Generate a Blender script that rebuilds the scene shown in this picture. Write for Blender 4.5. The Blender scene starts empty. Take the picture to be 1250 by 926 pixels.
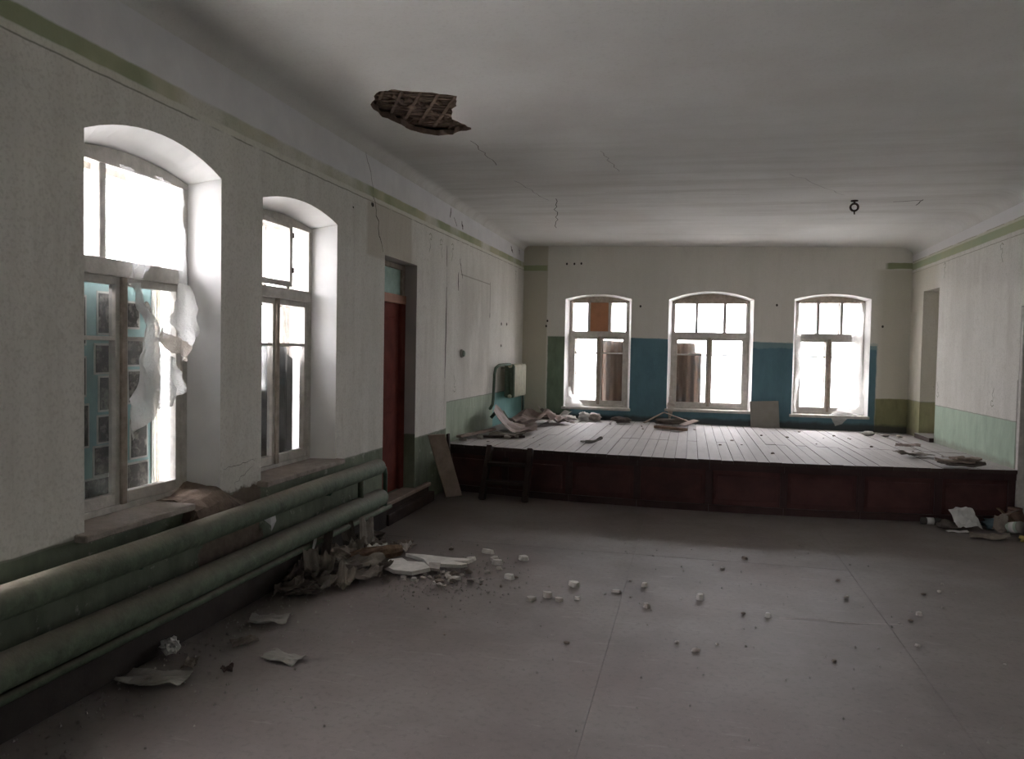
import bpy, bmesh, math, random
from mathutils import Vector, Matrix, noise as mnoise

# ------------------------------------------------------------------ camera, sky, exposure
scene = bpy.context.scene
COL = scene.collection
CAM_H = 1.7
F_PX, YAW, PITCH, ROLL = 950.65, 0.22583, 0.03608, 0.018745
cam_d = bpy.data.cameras.new('camera')
cam = bpy.data.objects.new('camera', cam_d); COL.objects.link(cam)
cam_d.sensor_fit = 'HORIZONTAL'; cam_d.sensor_width = 36.0
cam_d.lens = F_PX / 1250.0 * 36.0
cam_d.clip_start = 0.05; cam_d.clip_end = 500
_f = Vector((-math.sin(YAW)*math.cos(PITCH), math.cos(YAW)*math.cos(PITCH), -math.sin(PITCH)))
_r = Vector((math.cos(YAW), math.sin(YAW), 0)); _u = _r.cross(_f)
_r2 = math.cos(ROLL)*_r + math.sin(ROLL)*_u; _u2 = -math.sin(ROLL)*_r + math.cos(ROLL)*_u
cam.matrix_world = Matrix(((_r2.x, _u2.x, -_f.x, 0), (_r2.y, _u2.y, -_f.y, 0), (_r2.z, _u2.z, -_f.z, CAM_H), (0, 0, 0, 1)))
scene.camera = cam

world = bpy.data.worlds.new('overcast_sky'); scene.world = world
world.use_nodes = True
_bg = world.node_tree.nodes['Background']
_bg.inputs[0].default_value = (0.965, 0.95, 1.0, 1); _bg.inputs[1].default_value = 10.0

scene.view_settings.view_transform = 'Standard'
scene.view_settings.look = 'None'
scene.view_settings.gamma = 1.0
scene.view_settings.use_curve_mapping = False
scene.view_settings.exposure = 2.06
scene.cycles.max_bounces = 10
scene.cycles.diffuse_bounces = 8
scene.cycles.transparent_max_bounces = 16
scene.cycles.use_denoising = True

# room dimensions (metres); camera stands at x = 0, y = 0
L, R, D, YB = -2.886, 3.331, 13.325, -2.5
S, BOW, SH = 9.05, 0.35, 0.568
WT = 0.52                       # outer wall thickness
FD = 0.20                       # depth of the inner window frame in the reveal
# window openings: (start, end, sill, spring, peak)
LEFT_WINS = [(3.235, 4.364, .76, 2.74, 2.86), (4.846, 5.999, .76, 2.72, 2.80), (1.62, 2.75, .76, 2.73, 2.85)]
BACK_WINS = [(-2.14, -1.01, .765, 2.62, 2.70), (-.39, .975, .785, 2.615, 2.75), (1.60, 2.755, .765, 2.63, 2.71)]
DOOR_L = (7.03, 7.93, .20, 2.60)
DOOR_R = (11.905, 12.66, .52, 2.70)
DOOR_R2 = (8.15, 9.10, 0.0, 2.27)

def portal(loc, rot, w, h):
    ld = bpy.data.lights.new('window_portal', 'AREA'); ld.shape = 'RECTANGLE'; ld.size = w; ld.size_y = h
    ld.cycles.is_portal = True
    o = bpy.data.objects.new('window_portal', ld); COL.objects.link(o); o.location = loc; o.rotation_euler = rot
for a, b, z0, zs, zp in LEFT_WINS:
    portal((L - WT - .03, (a+b)/2, (z0+zp)/2), (0, -math.pi/2, 0), zp - z0 + .1, b - a + .1)
for a, b, z0, zs, zp in BACK_WINS:
    portal(((a+b)/2, D + WT + .03, (z0+zp)/2), (-math.pi/2, 0, 0), b - a + .1, zp - z0 + .1)

rnd = random.Random(7)

# ------------------------------------------------------------------ node helpers
class NT:
    def __init__(self, name):
        self.m = bpy.data.materials.new(name); self.m.use_nodes = True
        self.t = self.m.node_tree; self.t.nodes.clear()
        self.out = self.t.nodes.new('ShaderNodeOutputMaterial')
        g = self.t.nodes.new('ShaderNodeNewGeometry'); self.pos = g.outputs['Position']; self.nrm = g.outputs['Normal']
        s = self.t.nodes.new('ShaderNodeSeparateXYZ'); self.t.links.new(self.pos, s.inputs[0])
        self.x, self.y, self.z = s.outputs
    def link(self, a, b): self.t.links.new(a, b)
    def put(self, sock, v):
        if isinstance(v, (int, float)): sock.default_value = v
        elif isinstance(v, tuple): sock.default_value = v if len(v) == len(sock.default_value) else (*v, 1)
        else: self.link(v, sock)
    def math(self, op, a, b=0.0, clamp=False):
        n = self.t.nodes.new('ShaderNodeMath'); n.operation = op; n.use_clamp = clamp
        self.put(n.inputs[0], a); self.put(n.inputs[1], b); return n.outputs[0]
    def noise(self, scale, detail=3, rough=.55, vec=None, stretch=None, out=0):
        n = self.t.nodes.new('ShaderNodeTexNoise'); n.inputs['Scale'].default_value = scale
        n.inputs['Detail'].default_value = detail; n.inputs['Roughness'].default_value = rough
        v = vec or self.pos
        if stretch:
            mp = self.t.nodes.new('ShaderNodeMapping'); mp.inputs['Scale'].default_value = stretch
            self.link(v, mp.inputs[0]); v = mp.outputs[0]
        self.link(v, n.inputs['Vector']); return n.outputs[out]
    def step(self, v, a, w):      # 0 below a, 1 above, soft over w
        return self.math('DIVIDE', self.math('SUBTRACT', v, self.math('SUBTRACT', a, w/2) if not isinstance(a, (int, float)) else a - w/2), w, True)
    def inv(self, a): return self.math('SUBTRACT', 1.0, a, True)
    def mul(self, *a):
        r = a[0]
        for b in a[1:]: r = self.math('MULTIPLY', r, b)
        return r
    def maxi(self, *a):
        r = a[0]
        for b in a[1:]: r = self.math('MAXIMUM', r, b)
        return r
    def between(self, v, a, b, w=.01): return self.mul(self.step(v, a, w), self.inv(self.step(v, b, w)))
    def mix(self, f, a, b):
        n = self.t.nodes.new('ShaderNodeMix'); n.data_type = 'RGBA'
        self.put(n.inputs[0], f); self.put(n.inputs[6], a); self.put(n.inputs[7], b); return n.outputs[2]
    def bump(self, h, strength=.3, dist=.01):
        n = self.t.nodes.new('ShaderNodeBump'); n.inputs['Strength'].default_value = strength; n.inputs['Distance'].default_value = dist
        self.link(h, n.inputs['Height']); return n.outputs[0]
    def principled(self, col, rough=.85, bump=None, spec=.3, metal=0.0):
        b = self.t.nodes.new('ShaderNodeBsdfPrincipled')
        self.put(b.inputs['Base Color'], col); self.put(b.inputs['Roughness'], rough)
        b.inputs['Specular IOR Level'].default_value = spec; b.inputs['Metallic'].default_value = metal
        if bump is not None: self.link(bump, b.inputs['Normal'])
        return b
    def finish(self, sh): self.link(sh.outputs[0], self.out.inputs[0]); return self.m
    def obj_random(self):
        n = self.t.nodes.new('ShaderNodeObjectInfo'); return n.outputs['Random']

def simple(name, col, var=.25, scale=6, rough=.85, spec=.3, dust=0.0, rand=0.0, bump=.15, bscale=40, stretch=None, dustcol=(.26, .235, .21)):
    n = NT(name)
    f = n.noise(scale, 4, .6, stretch=stretch)
    dk = tuple(c*(1-var) for c in col); lt = tuple(min(1, c*(1+var)) for c in col)
    c = n.mix(n.step(f, .5, .5), dk, lt)
    if rand:
        c2 = n.mix(n.obj_random(), (1-rand,)*3, (1+rand,)*3)
        mm = n.t.nodes.new('ShaderNodeMix'); mm.data_type = 'RGBA'; mm.blend_type = 'MULTIPLY'; mm.inputs[0].default_value = 1
        n.link(c, mm.inputs[6]); n.link(c2, mm.inputs[7]); c = mm.outputs[2]
    if dust:
        s = n.t.nodes.new('ShaderNodeSeparateXYZ'); n.link(n.nrm, s.inputs[0])
        up = n.math('MULTIPLY', n.step(s.outputs[2], .55, .8), n.math('ADD', n.math('MULTIPLY', n.noise(9, 4), .7), .4), True)
        c = n.mix(n.math('MULTIPLY', up, dust), c, dustcol)
    return n.finish(n.principled(c, rough, n.bump(n.noise(bscale, 3), bump, .01), spec))

# ------------------------------------------------------------------ mesh helpers
def link(o, parent=None):
    COL.objects.link(o)
    if parent is not None: o.parent = parent
    return o
def mesh_obj(name, verts, faces, mat, parent=None, smooth=False, fix=True, mats=None, midx=None):
    me = bpy.data.meshes.new(name); me.from_pydata([tuple(v) for v in verts], [], faces)
    if mats:
        for m in mats: me.materials.append(m)
        if midx: me.polygons.foreach_set('material_index', midx)
    else: me.materials.append(mat)
    if fix:
        bm = bmesh.new(); bm.from_mesh(me); bmesh.ops.recalc_face_normals(bm, faces=bm.faces); bm.to_mesh(me); bm.free()
    if smooth: me.polygons.foreach_set('use_smooth', [True]*len(me.polygons))
    me.update()
    return link(bpy.data.objects.new(name, me), parent)
BOXF = [(0, 1, 3, 2), (4, 6, 7, 5), (0, 4, 5, 1), (2, 3, 7, 6), (0, 2, 6, 4), (1, 5, 7, 3)]
def box_vf(x0, x1, y0, y1, z0, z1):
    return [(x, y, z) for x in (x0, x1) for y in (y0, y1) for z in (z0, z1)], list(BOXF)
class MB:
    def __init__(self): self.v = []; self.f = []
    def add(self, v, f):
        k = len(self.v); self.v += [tuple(p) for p in v]; self.f += [tuple(i + k for i in q) for q in f]; return self
    def box(self, *a): return self.add(*box_vf(*a))
    def beam(self, a, b, w, t, up=(0, 0, 1)):
        a, b = Vector(a), Vector(b); d = (b-a).normalized(); s = d.cross(Vector(up))
        if s.length < 1e-4: s = d.cross(Vector((1, 0, 0)))
        s.normalize(); n = s.cross(d).normalized()
        v = [p + s*(w/2*i) + n*(t/2*j) for p in (a, b) for i in (-1, 1) for j in (-1, 1)]
        return self.add(v, BOXF)
    def tube(self, pts, r, seg=10, cap=True):
        pts = [Vector(p) for p in pts]; rings = []
        rr = r if isinstance(r, (list, tuple)) else [r]*len(pts)
        prev = None
        for i, p in enumerate(pts):
            d = (pts[min(i+1, len(pts)-1)] - pts[max(i-1, 0)]).normalized()
            ref = prev if prev is not None else (Vector((0, 0, 1)) if abs(d.z) < .9 else Vector((1, 0, 0)))
            s = d.cross(ref)
            if s.length < 1e-5: s = d.cross(Vector((0, 1, 0)))
            s.normalize(); n = s.cross(d).normalized(); prev = n
            rings.append([p + (s*math.cos(2*math.pi*k/seg) + n*math.sin(2*math.pi*k/seg))*rr[i] for k in range(seg)])
        v = [q for ring in rings for q in ring]; f = []
        for i in range(len(pts)-1):
            for k in range(seg): f.append((i*seg+k, i*seg+(k+1) % seg, (i+1)*seg+(k+1) % seg, (i+1)*seg+k))
        if cap: f.append(tuple(range(seg))[::-1]); f.append(tuple((len(pts)-1)*seg + k for k in range(seg)))
        return self.add(v, f)
    def build(self, name, mat, parent=None, smooth=False, bevel=0.0):
        o = mesh_obj(name, self.v, self.f, mat, parent, smooth)
        if bevel:
            bm = bmesh.new(); bm.from_mesh(o.data)
            bmesh.ops.bevel(bm, geom=list(bm.edges), offset=bevel, segments=1, affect='EDGES', clamp_overlap=True)
            bm.to_mesh(o.data); bm.free()
        return o
def box(name, b, mat, parent=None, bevel=0.0): return MB().box(*b).build(name, mat, parent, bevel=bevel)
def empty(name, loc=(0, 0, 0)):
    o = bpy.data.objects.new(name, None); o.location = loc; o.empty_display_size = .1; COL.objects.link(o); return o
def tag(o, label, cat, group=None):
    o['label'] = label; o['category'] = cat
    if group: o['group'] = group
    return o
def struct(o): o['kind'] = 'structure'; return o
def stuff(o): o['kind'] = 'stuff'; return o
def lerp(a, b, t): return a + (b-a)*t

# ------------------------------------------------------------------ materials
WHITE = (.70, .685, .64)
def plaster(n, z_amp=.012):
    """mottled old limewash colour"""
    big = n.noise(1.3, 5, .6); mid = n.noise(7, 4, .6); fine = n.noise(55, 2, .6)
    streak = n.noise(1.0, 4, .6, stretch=(3.5, 3.5, .35))
    c = n.mix(n.step(big, .52, .5), (.62, .605, .555), WHITE)
    c = n.mix(n.mul(n.step(streak, .56, .22), .35), c, (.48, .465, .42))
    c = n.mix(n.mul(n.step(mid, .62, .18), .25), c, (.75, .74, .70))
    c = n.mix(n.mul(n.step(n.noise(14, 5, .7), .60, .10), .30), c, (.46, .43, .38))
    c = n.mix(n.mul(n.step(n.noise(3.2, 5, .7, stretch=(2.2, 2.2, .5)), .58, .12), .28), c, (.47, .45, .40))
    c = n.mix(n.mul(n.step(fine, .58, .16), .34), c, (.40, .38, .345))
    return c
def wob(n, amp=.02, scale=5): return n.math('MULTIPLY', n.math('SUBTRACT', n.noise(scale, 4, .6), .5), amp*2)
def dadocol(n, col, var=.22, chip=.0):
    f = n.noise(4, 5, .65, stretch=(1.5, 1.5, .6))
    c = n.mix(n.step(f, .5, .4), tuple(x*(1-var) for x in col), tuple(x*(1+var) for x in col))
    if chip: c = n.mix(n.mul(n.step(n.noise(9, 5, .7), .62, .03), chip), c, (.50, .50, .44))
    return c
def wall_finish(n, c, bs=.25):
    h = n.math('ADD', n.math('MULTIPLY', n.noise(3, 4), .9), n.math('MULTIPLY', n.noise(45, 3), .12))
    return n.finish(n.principled(c, .92, n.bump(h, bs*1.7, .03), .15))

def mat_wall_left():
    n = NT('left_wall_paint'); c = plaster(n)
    zw = n.math('ADD', n.z, wob(n, .008, 6)); yw = n.math('ADD', n.y, wob(n, .02, 6))
    # painted band, rising slightly to the far corner
    zb = n.math('SUBTRACT', zw, n.math('MULTIPLY', n.math('MAXIMUM', n.math('SUBTRACT', n.y, 5.2), 0.0), .0105))
    c = n.mix(n.step(zb, 3.155, .02), c, n.mix(n.step(n.noise(4, 4), .5, .5), (.60, .595, .61), (.70, .695, .70)))
    fade = n.math('ADD', n.mul(n.step(n.noise(1.1, 3), .42, .16), .75), .2)
    grn = n.mix(n.step(n.noise(1.7, 3), .5, .2), (.44, .42, .28), (.28, .31, .19))
    c = n.mix(n.mul(n.between(zb, 3.075, 3.165, .012), fade), c, grn)
    c = n.mix(n.mul(n.between(zb, 3.028, 3.037, .006), n.step(n.noise(3, 3), .40, .1), .75), c, (.14, .14, .11))
    c = n.mix(n.mul(n.between(zb, 3.037, 3.075, .01), .35), c, (.62, .62, .50))
    # beige patches of other paint above the door
    c = n.mix(n.mul(n.between(yw, 6.6, 7.75, .05), n.between(zw, 2.55, 3.06, .03), .55), c, (.40, .36, .29))
    # dado : green oil paint under the windows and before the stage, turquoise on the stage
    olv = dadocol(n, (.165, .188, .138), .25, .35)
    c = n.mix(n.mul(n.inv(n.step(zw, .745, .012)), n.inv(n.step(n.y, 9.02, .02))), c, olv)
    c = n.mix(n.mul(n.between(zw, .742, .752, .006), n.inv(n.step(n.y, 9.02, .02)), .7), c, (.16, .17, .13))
    tq = dadocol(n, (.36, .42, .33), .16, .45)
    tq = n.mix(n.step(yw, 11.3, .06), tq, dadocol(n, (.22, .42, .40), .12))
    c = n.mix(n.mul(n.inv(n.step(zw, 1.07, .012)), n.step(n.y, 9.02, .02)), c, tq)
    c = n.mix(n.mul(n.between(zw, 1.064, 1.076, .006), n.step(n.y, 9.02, .02), .7), c, (.20, .21, .18))
    # damp, bare brown plaster under the first window's far pier
    bare = n.mul(n.between(n.math('ADD', n.y, wob(n, .14, 9)), 4.18, 4.84, .03), n.inv(n.step(n.math('ADD', n.z, wob(n, .07, 9)), .765, .02)))
    c = n.mix(bare, c, n.mix(n.noise(20, 4), (.10, .08, .06), (.24, .19, .15)))
    # grime spots on the upper wall
    sp = n.mul(n.step(n.noise(16, 5, .75), .70, .02), n.step(n.z, 3.15, .05), n.step(n.y, 6.5, 1.0))
    c = n.mix(n.mul(sp, .8), c, (.08, .075, .06))
    c = n.mix(n.mul(n.step(n.noise(13, 4, .7), .755, .015), .7), c, (.15, .13, .11))
    # worn grey rectangle of an old notice board on the stage part
    ln = n.maxi(n.mul(n.between(n.y, 11.02, 11.05, .006), n.between(n.z, 2.2, 2.7)), n.mul(n.between(n.z, 2.66, 2.675, .006), n.between(n.y, 9.55, 11.04)))
    c = n.mix(n.mul(ln, .6), c, (.18, .17, .14))
    c = n.mix(n.mul(n.between(yw, 9.5, 11.0, .5), n.between(zw, 1.2, 2.7, .5), n.step(n.noise(2.2, 4, .6, stretch=(1, 1, .4)), .45, .2), .4), c, (.34, .325, .285))
    return wall_finish(n, c)
def mat_wall_back():
    n = NT('back_wall_paint'); c = n.mix(.55, plaster(n), (.82, .80, .75))
    zw = n.math('ADD', n.z, wob(n, .012, 7)); xw = n.math('ADD', n.x, wob(n, .012, 8))
    c = n.mix(n.mul(n.inv(n.step(xw, -2.46, .02)), .75), c, (.47, .44, .34))                      # beige corner strip
    c = n.mix(n.mul(n.step(xw, 2.85, .2), n.inv(n.step(n.z, 3.1, .05)), .6), c, (.47, .45, .36))
    band = n.mul(n.between(zw, 3.105, 3.20, .012), n.maxi(n.inv(n.step(xw, -2.47, .03)), n.step(xw, 2.96, .06)))
    c = n.mix(band, c, (.33, .36, .22))
    c = n.mix(n.mul(n.between(xw, -2.44, -1.8, .02), n.inv(n.step(zw, 1.975, .015))), c, dadocol(n, (.20, .26, .19)))
    top = n.math('SUBTRACT', 1.965, n.math('MULTIPLY', n.math('SUBTRACT', n.x, -.8), .02))
    bl = n.mul(n.between(xw, -2.02, 2.86, .02), n.inv(n.step(n.math('SUBTRACT', zw, top), 0.0, .012)))
    c = n.mix(bl, c, dadocol(n, (.125, .228, .28), .12))
    c = n.mix(n.mul(n.between(n.math('ADD', n.x, wob(n, .07, 6)), .97, 2.86, .03), n.between(n.math('ADD', n.z, wob(n, .05, 9)), 1.83, 1.93, .02), .5), c, (.32, .42, .42))
    c = n.mix(n.mul(n.step(xw, 2.86, .03), n.inv(n.step(zw, 1.06, .012))), c, dadocol(n, (.26, .255, .14)))
    c = n.mix(n.mul(n.inv(n.step(n.math('ADD', n.z, wob(n, .04, 7)), .64, .05)), .85), c, (.07, .07, .07))   # dark strip along the foot
    # dark seam at the ceiling and few nail holes
    c = n.mix(n.mul(n.step(n.noise(15, 4, .7), .76, .015), .7), c, (.15, .13, .11))
    return wall_finish(n, c)
def mat_wall_right():
    n = NT('right_wall_paint'); c = plaster(n)
    zw = n.math('ADD', n.z, wob(n, .008, 6)); yw = n.math('ADD', n.y, wob(n, .012, 8))
    c = n.mix(n.step(zw, 3.215, .02), c, (.67, .665, .67))
    c = n.mix(n.between(zw, 3.08, 3.18, .012), c, n.mix(n.step(n.noise(2, 3), .5, .3), (.40, .42, .27), (.34, .39, .26)))
    for z0 in (3.205, 3.025): c = n.mix(n.mul(n.between(zw, z0, z0+.008, .005), n.step(n.noise(2.5, 3), .40, .1), .7), c, (.2, .21, .14))
    c = n.mix(n.mul(n.between(zw, 3.18, 3.205, .008), .6), c, (.52, .53, .38))
    c = n.mix(n.mul(n.between(yw, 12.0, 13.4, .3), n.between(n.z, 1.05, 3.05), .5), c, (.50, .47, .37))
    gr = dadocol(n, (.40, .50, .40), .13, .25)
    gr = n.mix(n.step(n.y, 11.9, .02), gr, dadocol(n, (.29, .285, .165)))
    c = n.mix(n.inv(n.step(zw, 1.06, .012)), c, gr)
    c = n.mix(n.mul(n.between(zw, 1.056, 1.068, .006), .7), c, (.25, .27, .22))
    c = n.mix(n.mul(n.inv(n.step(n.math('ADD', n.z, wob(n, .05, 7)), .62, .06)), .5), c, (.22, .19, .16))
    c = n.mix(n.mul(n.between(n.y, 9.105, 9.13, .006), n.inv(n.step(n.z, 1.5, .02)), .7), c, (.16, .15, .12))
    c = n.mix(n.mul(n.step(n.noise(13, 4, .7), .745, .015), .7), c, (.15, .13, .11))
    return wall_finish(n, c)
def mat_ceiling():
    n = NT('ceiling_limewash')
    c = n.mix(n.step(n.noise(.8, 5, .6), .5, .4), (.545, .537, .515), (.63, .622, .60))
    st = n.noise(1.5, 5, .65, stretch=(.35, 2.6, 1))
    c = n.mix(n.mul(n.step(st, .54, .2), n.step(n.y, 7.0, 3.0), n.inv(n.step(n.y, 11.2, 1.2)), .55), c, (.43, .415, .385))
    c = n.mix(n.mul(n.step(n.noise(.9, 3), .58, .15), .3), c, (.52, .485, .455))
    c = n.mix(n.mul(n.step(n.noise(50, 2), .62, .15), .15), c, (.36, .34, .32))
    return wall_finish(n, c, .2)
M = {}
M['wall_left'] = mat_wall_left(); M['wall_back'] = mat_wall_back(); M['wall_right'] = mat_wall_right(); M['ceiling'] = mat_ceiling()
M['reveal'] = simple('reveal_limewash', (.73, .725, .715), .08, 3, .92, .15, bump=.25, bscale=12)
def mat_jamb():
    n = NT('door_jamb_paint'); c = n.mix(n.noise(3, 4), (.38, .345, .33), (.47, .435, .42))
    c = n.mix(n.inv(n.step(n.math('ADD', n.z, wob(n, .01, 6)), .79, .012)), c, dadocol(n, (.16, .175, .13)))
    return wall_finish(n, c)
M['jamb'] = mat_jamb()
M['brick'] = simple('bare_wall_core', (.16, .12, .095), .4, 14, .95, .1, bump=.6)
def mat_floor():
    n = NT('dusty_floor_sheets')
    c = n.mix(n.step(n.noise(.7, 5, .6), .5, .35), (.172, .146, .137), (.228, .20, .188))
    c = n.mix(n.mul(n.step(n.noise(1.9, 4, .65), .56, .2), .5), c, (.245, .225, .213))
    c = n.mix(n.mul(n.step(n.noise(.45, 2), .55, .15), .45), c, (.20, .148, .137))
    c = n.mix(n.mul(n.step(n.noise(30, 4, .75), .58, .12), .4), c, (.12, .105, .095))
    c = n.mix(n.mul(n.step(n.noise(60, 3, .7), .66, .06), .5), c, (.33, .31, .29))
    c = n.mix(n.mul(n.step(n.noise(5, 5, .7, stretch=(.5, 2.5, 1)), .64, .06), .3), c, (.31, .29, .275))
    d = n.inv(n.step(n.math('ADD', n.x, wob(n, .35, 3)), -2.35, .9))  # darker towards the left wall: dirt, with the wall-side shade painted in
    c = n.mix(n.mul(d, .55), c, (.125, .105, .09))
    return n.finish(n.principled(c, n.math('ADD', n.math('MULTIPLY', n.noise(3, 4), .22), .45), n.bump(n.noise(28, 4, .7), .2, .004), .18))
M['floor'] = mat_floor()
M['floor_base'] = simple('floor_joint', (.10, .085, .08))
def mat_plank():
    n = NT('dusty_stage_planks')
    c = n.mix(n.obj_random(), (.42, .395, .38), (.46, .435, .42))
    c = n.mix(n.mul(n.step(n.noise(2.2, 5, .7, stretch=(6, .6, 1)), .52, .2), .35), c, (.33, .295, .28))
    c = n.mix(n.mul(n.step(n.noise(1.3, 3), .6, .12), .4), c, (.46, .43, .41))
    s = n.t.nodes.new('ShaderNodeSeparateXYZ'); n.link(n.nrm, s.inputs[0])
    c = n.mix(n.inv(n.step(s.outputs[2], .5, .2)), c, (.07, .045, .04))
    return n.finish(n.principled(c, .75, n.bump(n.noise(20, 3, stretch=(6, .6, 1)), .15, .004), .3))
M['plank'] = mat_plank()
M['stage_red'] = simple('dark_red_stage_paint', (.085, .034, .032), .25, 5, .6, .3, rand=.12)
M['stage_trim'] = simple('dark_brown_stage_trim', (.060, .030, .029), .25, 5, .6, .3)
M['stage_dark'] = simple('near_black_timber', (.042, .034, .03))  # one even near-black brown, for the plinth and attic boards
M['frame'] = simple('peeling_window_paint', (.52, .495, .46), .2, 14, .8, .2, dust=.35, bump=.4)
M['frame_old'] = simple('weathered_window_wood', (.32, .27, .225), .3, 18, .85, .2, bump=.4)
M['sill'] = simple('dusty_sill_board', (.30, .265, .235), .3, 12, .9, .15, dust=.7, dustcol=(.20, .165, .145), bump=.5)
M['pipe'] = simple('dusty_green_pipe_paint', (.105, .135, .09), .35, 16, .75, .25, dust=.95, dustcol=(.20, .165, .13), bump=.4)
M['pipe_thin'] = simple('dark_green_pipe_paint', (.085, .14, .10), .3, 9, .6, .3, dust=.4)
M['rad'] = simple('cream_radiator_paint', (.49, .48, .36), .18, 10, .6, .3)
M['rad_dark'] = simple('dark_green_radiator_side', (.10, .14, .10), .2, 10, .6, .3)
M['door'] = simple('oxblood_door_paint', (.135, .034, .026), .25, 6, .9, .08)
M['door_rail'] = simple('orange_brown_rail', (.34, .16, .10), .2, 8, .7, .3)
M['transom'] = simple('pale_turquoise_panel', (.34, .47, .43), .2, 10, .7, .25)
M['wood'] = simple('grey_brown_board', (.30, .235, .195), .25, 8, .85, .2, bump=.3, dust=.25)
M['wood_dark'] = simple('dark_brown_wood', (.055, .037, .032), .3, 8, .8, .2)
M['rotten'] = simple('rotten_brown_wood', (.185, .125, .085), .4, 18, .95, .1, bump=.8)
M['plaster_white'] = simple('white_plaster_fragment', (.60, .575, .54), .22, 11, .95, .1, bump=.4)
M['plaster_grey'] = simple('dirty_plaster_fragment', (.45, .41, .375), .2, 14, .95, .1, rand=.2, bump=.5)
M['rubble'] = simple('brown_rubble', (.21, .175, .15), .35, 22, .95, .1, rand=.25, bump=.8)
M['rag'] = simple('dusty_grey_brown_cloth', (.145, .122, .105), .3, 10, .95, .1, rand=.25, bump=.6)
M['paper_brown'] = simple('peeled_wallpaper', (.225, .195, .165), .22, 10, .9, .15, rand=.2)
M['paper_white'] = simple('white_paper', (.62, .61, .60), .1, 8, .9, .2)
M['lino'] = simple('curled_brown_sheet', (.33, .26, .235), .22, 6, .8, .25)
M['ply'] = simple('orange_plywood', (.42, .20, .11), .12, 7, .8, .2)
M['card'] = simple('grey_fibreboard', (.29, .275, .25), .1, 8, .9, .15)
M['blue'] = simple('faded_blue_cloth', (.10, .15, .17), .25, 10, .9, .15)
M['greenp'] = simple('pale_green_paint', (.36, .43, .36), .2, 10, .7, .3)
M['yellow'] = simple('ochre_wrapper', (.38, .30, .10), .25, 10, .8, .2)
M['clay'] = simple('terracotta_clay', (.22, .14, .11), .25, 10, .9, .15)
M['crack'] = simple('crack_shadow', (.05, .045, .04), .2)
M['ornament'] = simple('faded_green_stencil', (.30, .31, .245), .3, 20)
M['lath'] = simple('old_lath', (.19, .135, .108), .35, 14, .9, .1, rand=.2, bump=.5)
M['board_blue'] = simple('turquoise_display_board', (.30, .47, .49), .12, 7, .6, .3)
M['board_frame'] = simple('white_board_frame', (.55, .56, .54), .1, 10, .7, .2)
def mat_corr():
    n = NT('rusty_corrugated_sheet')
    c = n.mix(n.noise(7, 5, .7, stretch=(1, 1, .3)), (.115, .065, .042), (.23, .15, .105))
    c = n.mix(n.step(n.noise(3, 4), .62, .08), c, (.12, .10, .09))
    return n.finish(n.principled(c, .85, n.bump(n.noise(30, 3), .3), .2))
M['corr'] = mat_corr()
M['corr_dark'] = simple('dark_slate_sheet', (.065, .06, .055), .25, 8, .9, .2)
def mat_photo():
    n = NT('old_black_and_white_print')
    f = n.noise(22, 5, .7)
    c = n.mix(n.step(f, .54, .1), (.035, .034, .03), (.17, .16, .145))
    c = n.mix(n.mul(n.step(n.noise(14, 3), .64, .06), n.obj_random()), c, (.45, .44, .41))
    return n.finish(n.principled(c, .4, None, .4))
M['photo'] = mat_photo()
def mat_glass():
    n = NT('dirty_window_glass')
    tr = n.t.nodes.new('ShaderNodeBsdfTransparent'); tr.inputs[0].default_value = (.945, .945, .945, 1)
    gl = n.t.nodes.new('ShaderNodeBsdfGlossy'); gl.inputs['Roughness'].default_value = .06
    tl = n.t.nodes.new('ShaderNodeBsdfTranslucent'); tl.inputs[0].default_value = (.6, .6, .57, 1)
    fr = n.t.nodes.new('ShaderNodeLayerWeight'); fr.inputs[0].default_value = .5
    m1 = n.t.nodes.new('ShaderNodeMixShader'); n.link(n.math('ADD', n.math('MULTIPLY', n.math('POWER', fr.outputs[1], 4.0), .4), .03), m1.inputs[0]); n.link(tr.outputs[0], m1.inputs[1]); n.link(gl.outputs[0], m1.inputs[2])
    m2 = n.t.nodes.new('ShaderNodeMixShader')
    d = n.math('ADD', n.mul(n.step(n.noise(5, 5, .65), .5, .3), .07), .012); n.link(d, m2.inputs[0])
    n.link(m1.outputs[0], m2.inputs[1]); n.link(tl.outputs[0], m2.inputs[2])
    return n.finish(m2)
M['glass'] = mat_glass()
def mat_film(name, col, alpha):
    n = NT(name)
    tr = n.t.nodes.new('ShaderNodeBsdfTransparent')
    tl = n.t.nodes.new('ShaderNodeBsdfTranslucent'); tl.inputs[0].default_value = (*col, 1)
    df = n.principled(col, .4, n.bump(n.noise(18, 4, .65), 1.0, .05), .5)
    m1 = n.t.nodes.new('ShaderNodeMixShader'); m1.inputs[0].default_value = .5; n.link(tl.outputs[0], m1.inputs[1]); n.link(df.outputs[0], m1.inputs[2])
    m2 = n.t.nodes.new('ShaderNodeMixShader'); n.put(m2.inputs[0], n.math('ADD', n.math('MULTIPLY', n.noise(6, 4), .3), alpha - .15, True))
    n.link(tr.outputs[0], m2.inputs[1]); n.link(m1.outputs[0], m2.inputs[2])
    return n.finish(m2)
M['film'] = mat_film('cloudy_plastic_film', (.66, .65, .63), .80)
M['film_thin'] = mat_film('sheer_plastic_film', (.82, .82, .81), .24)
M['film_beige'] = mat_film('dusty_beige_film', (.47, .42, .37), .95)
M['ground'] = simple('pale_ground_outside', (.60, .60, .58), .15, .3, .95, .1)

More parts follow.
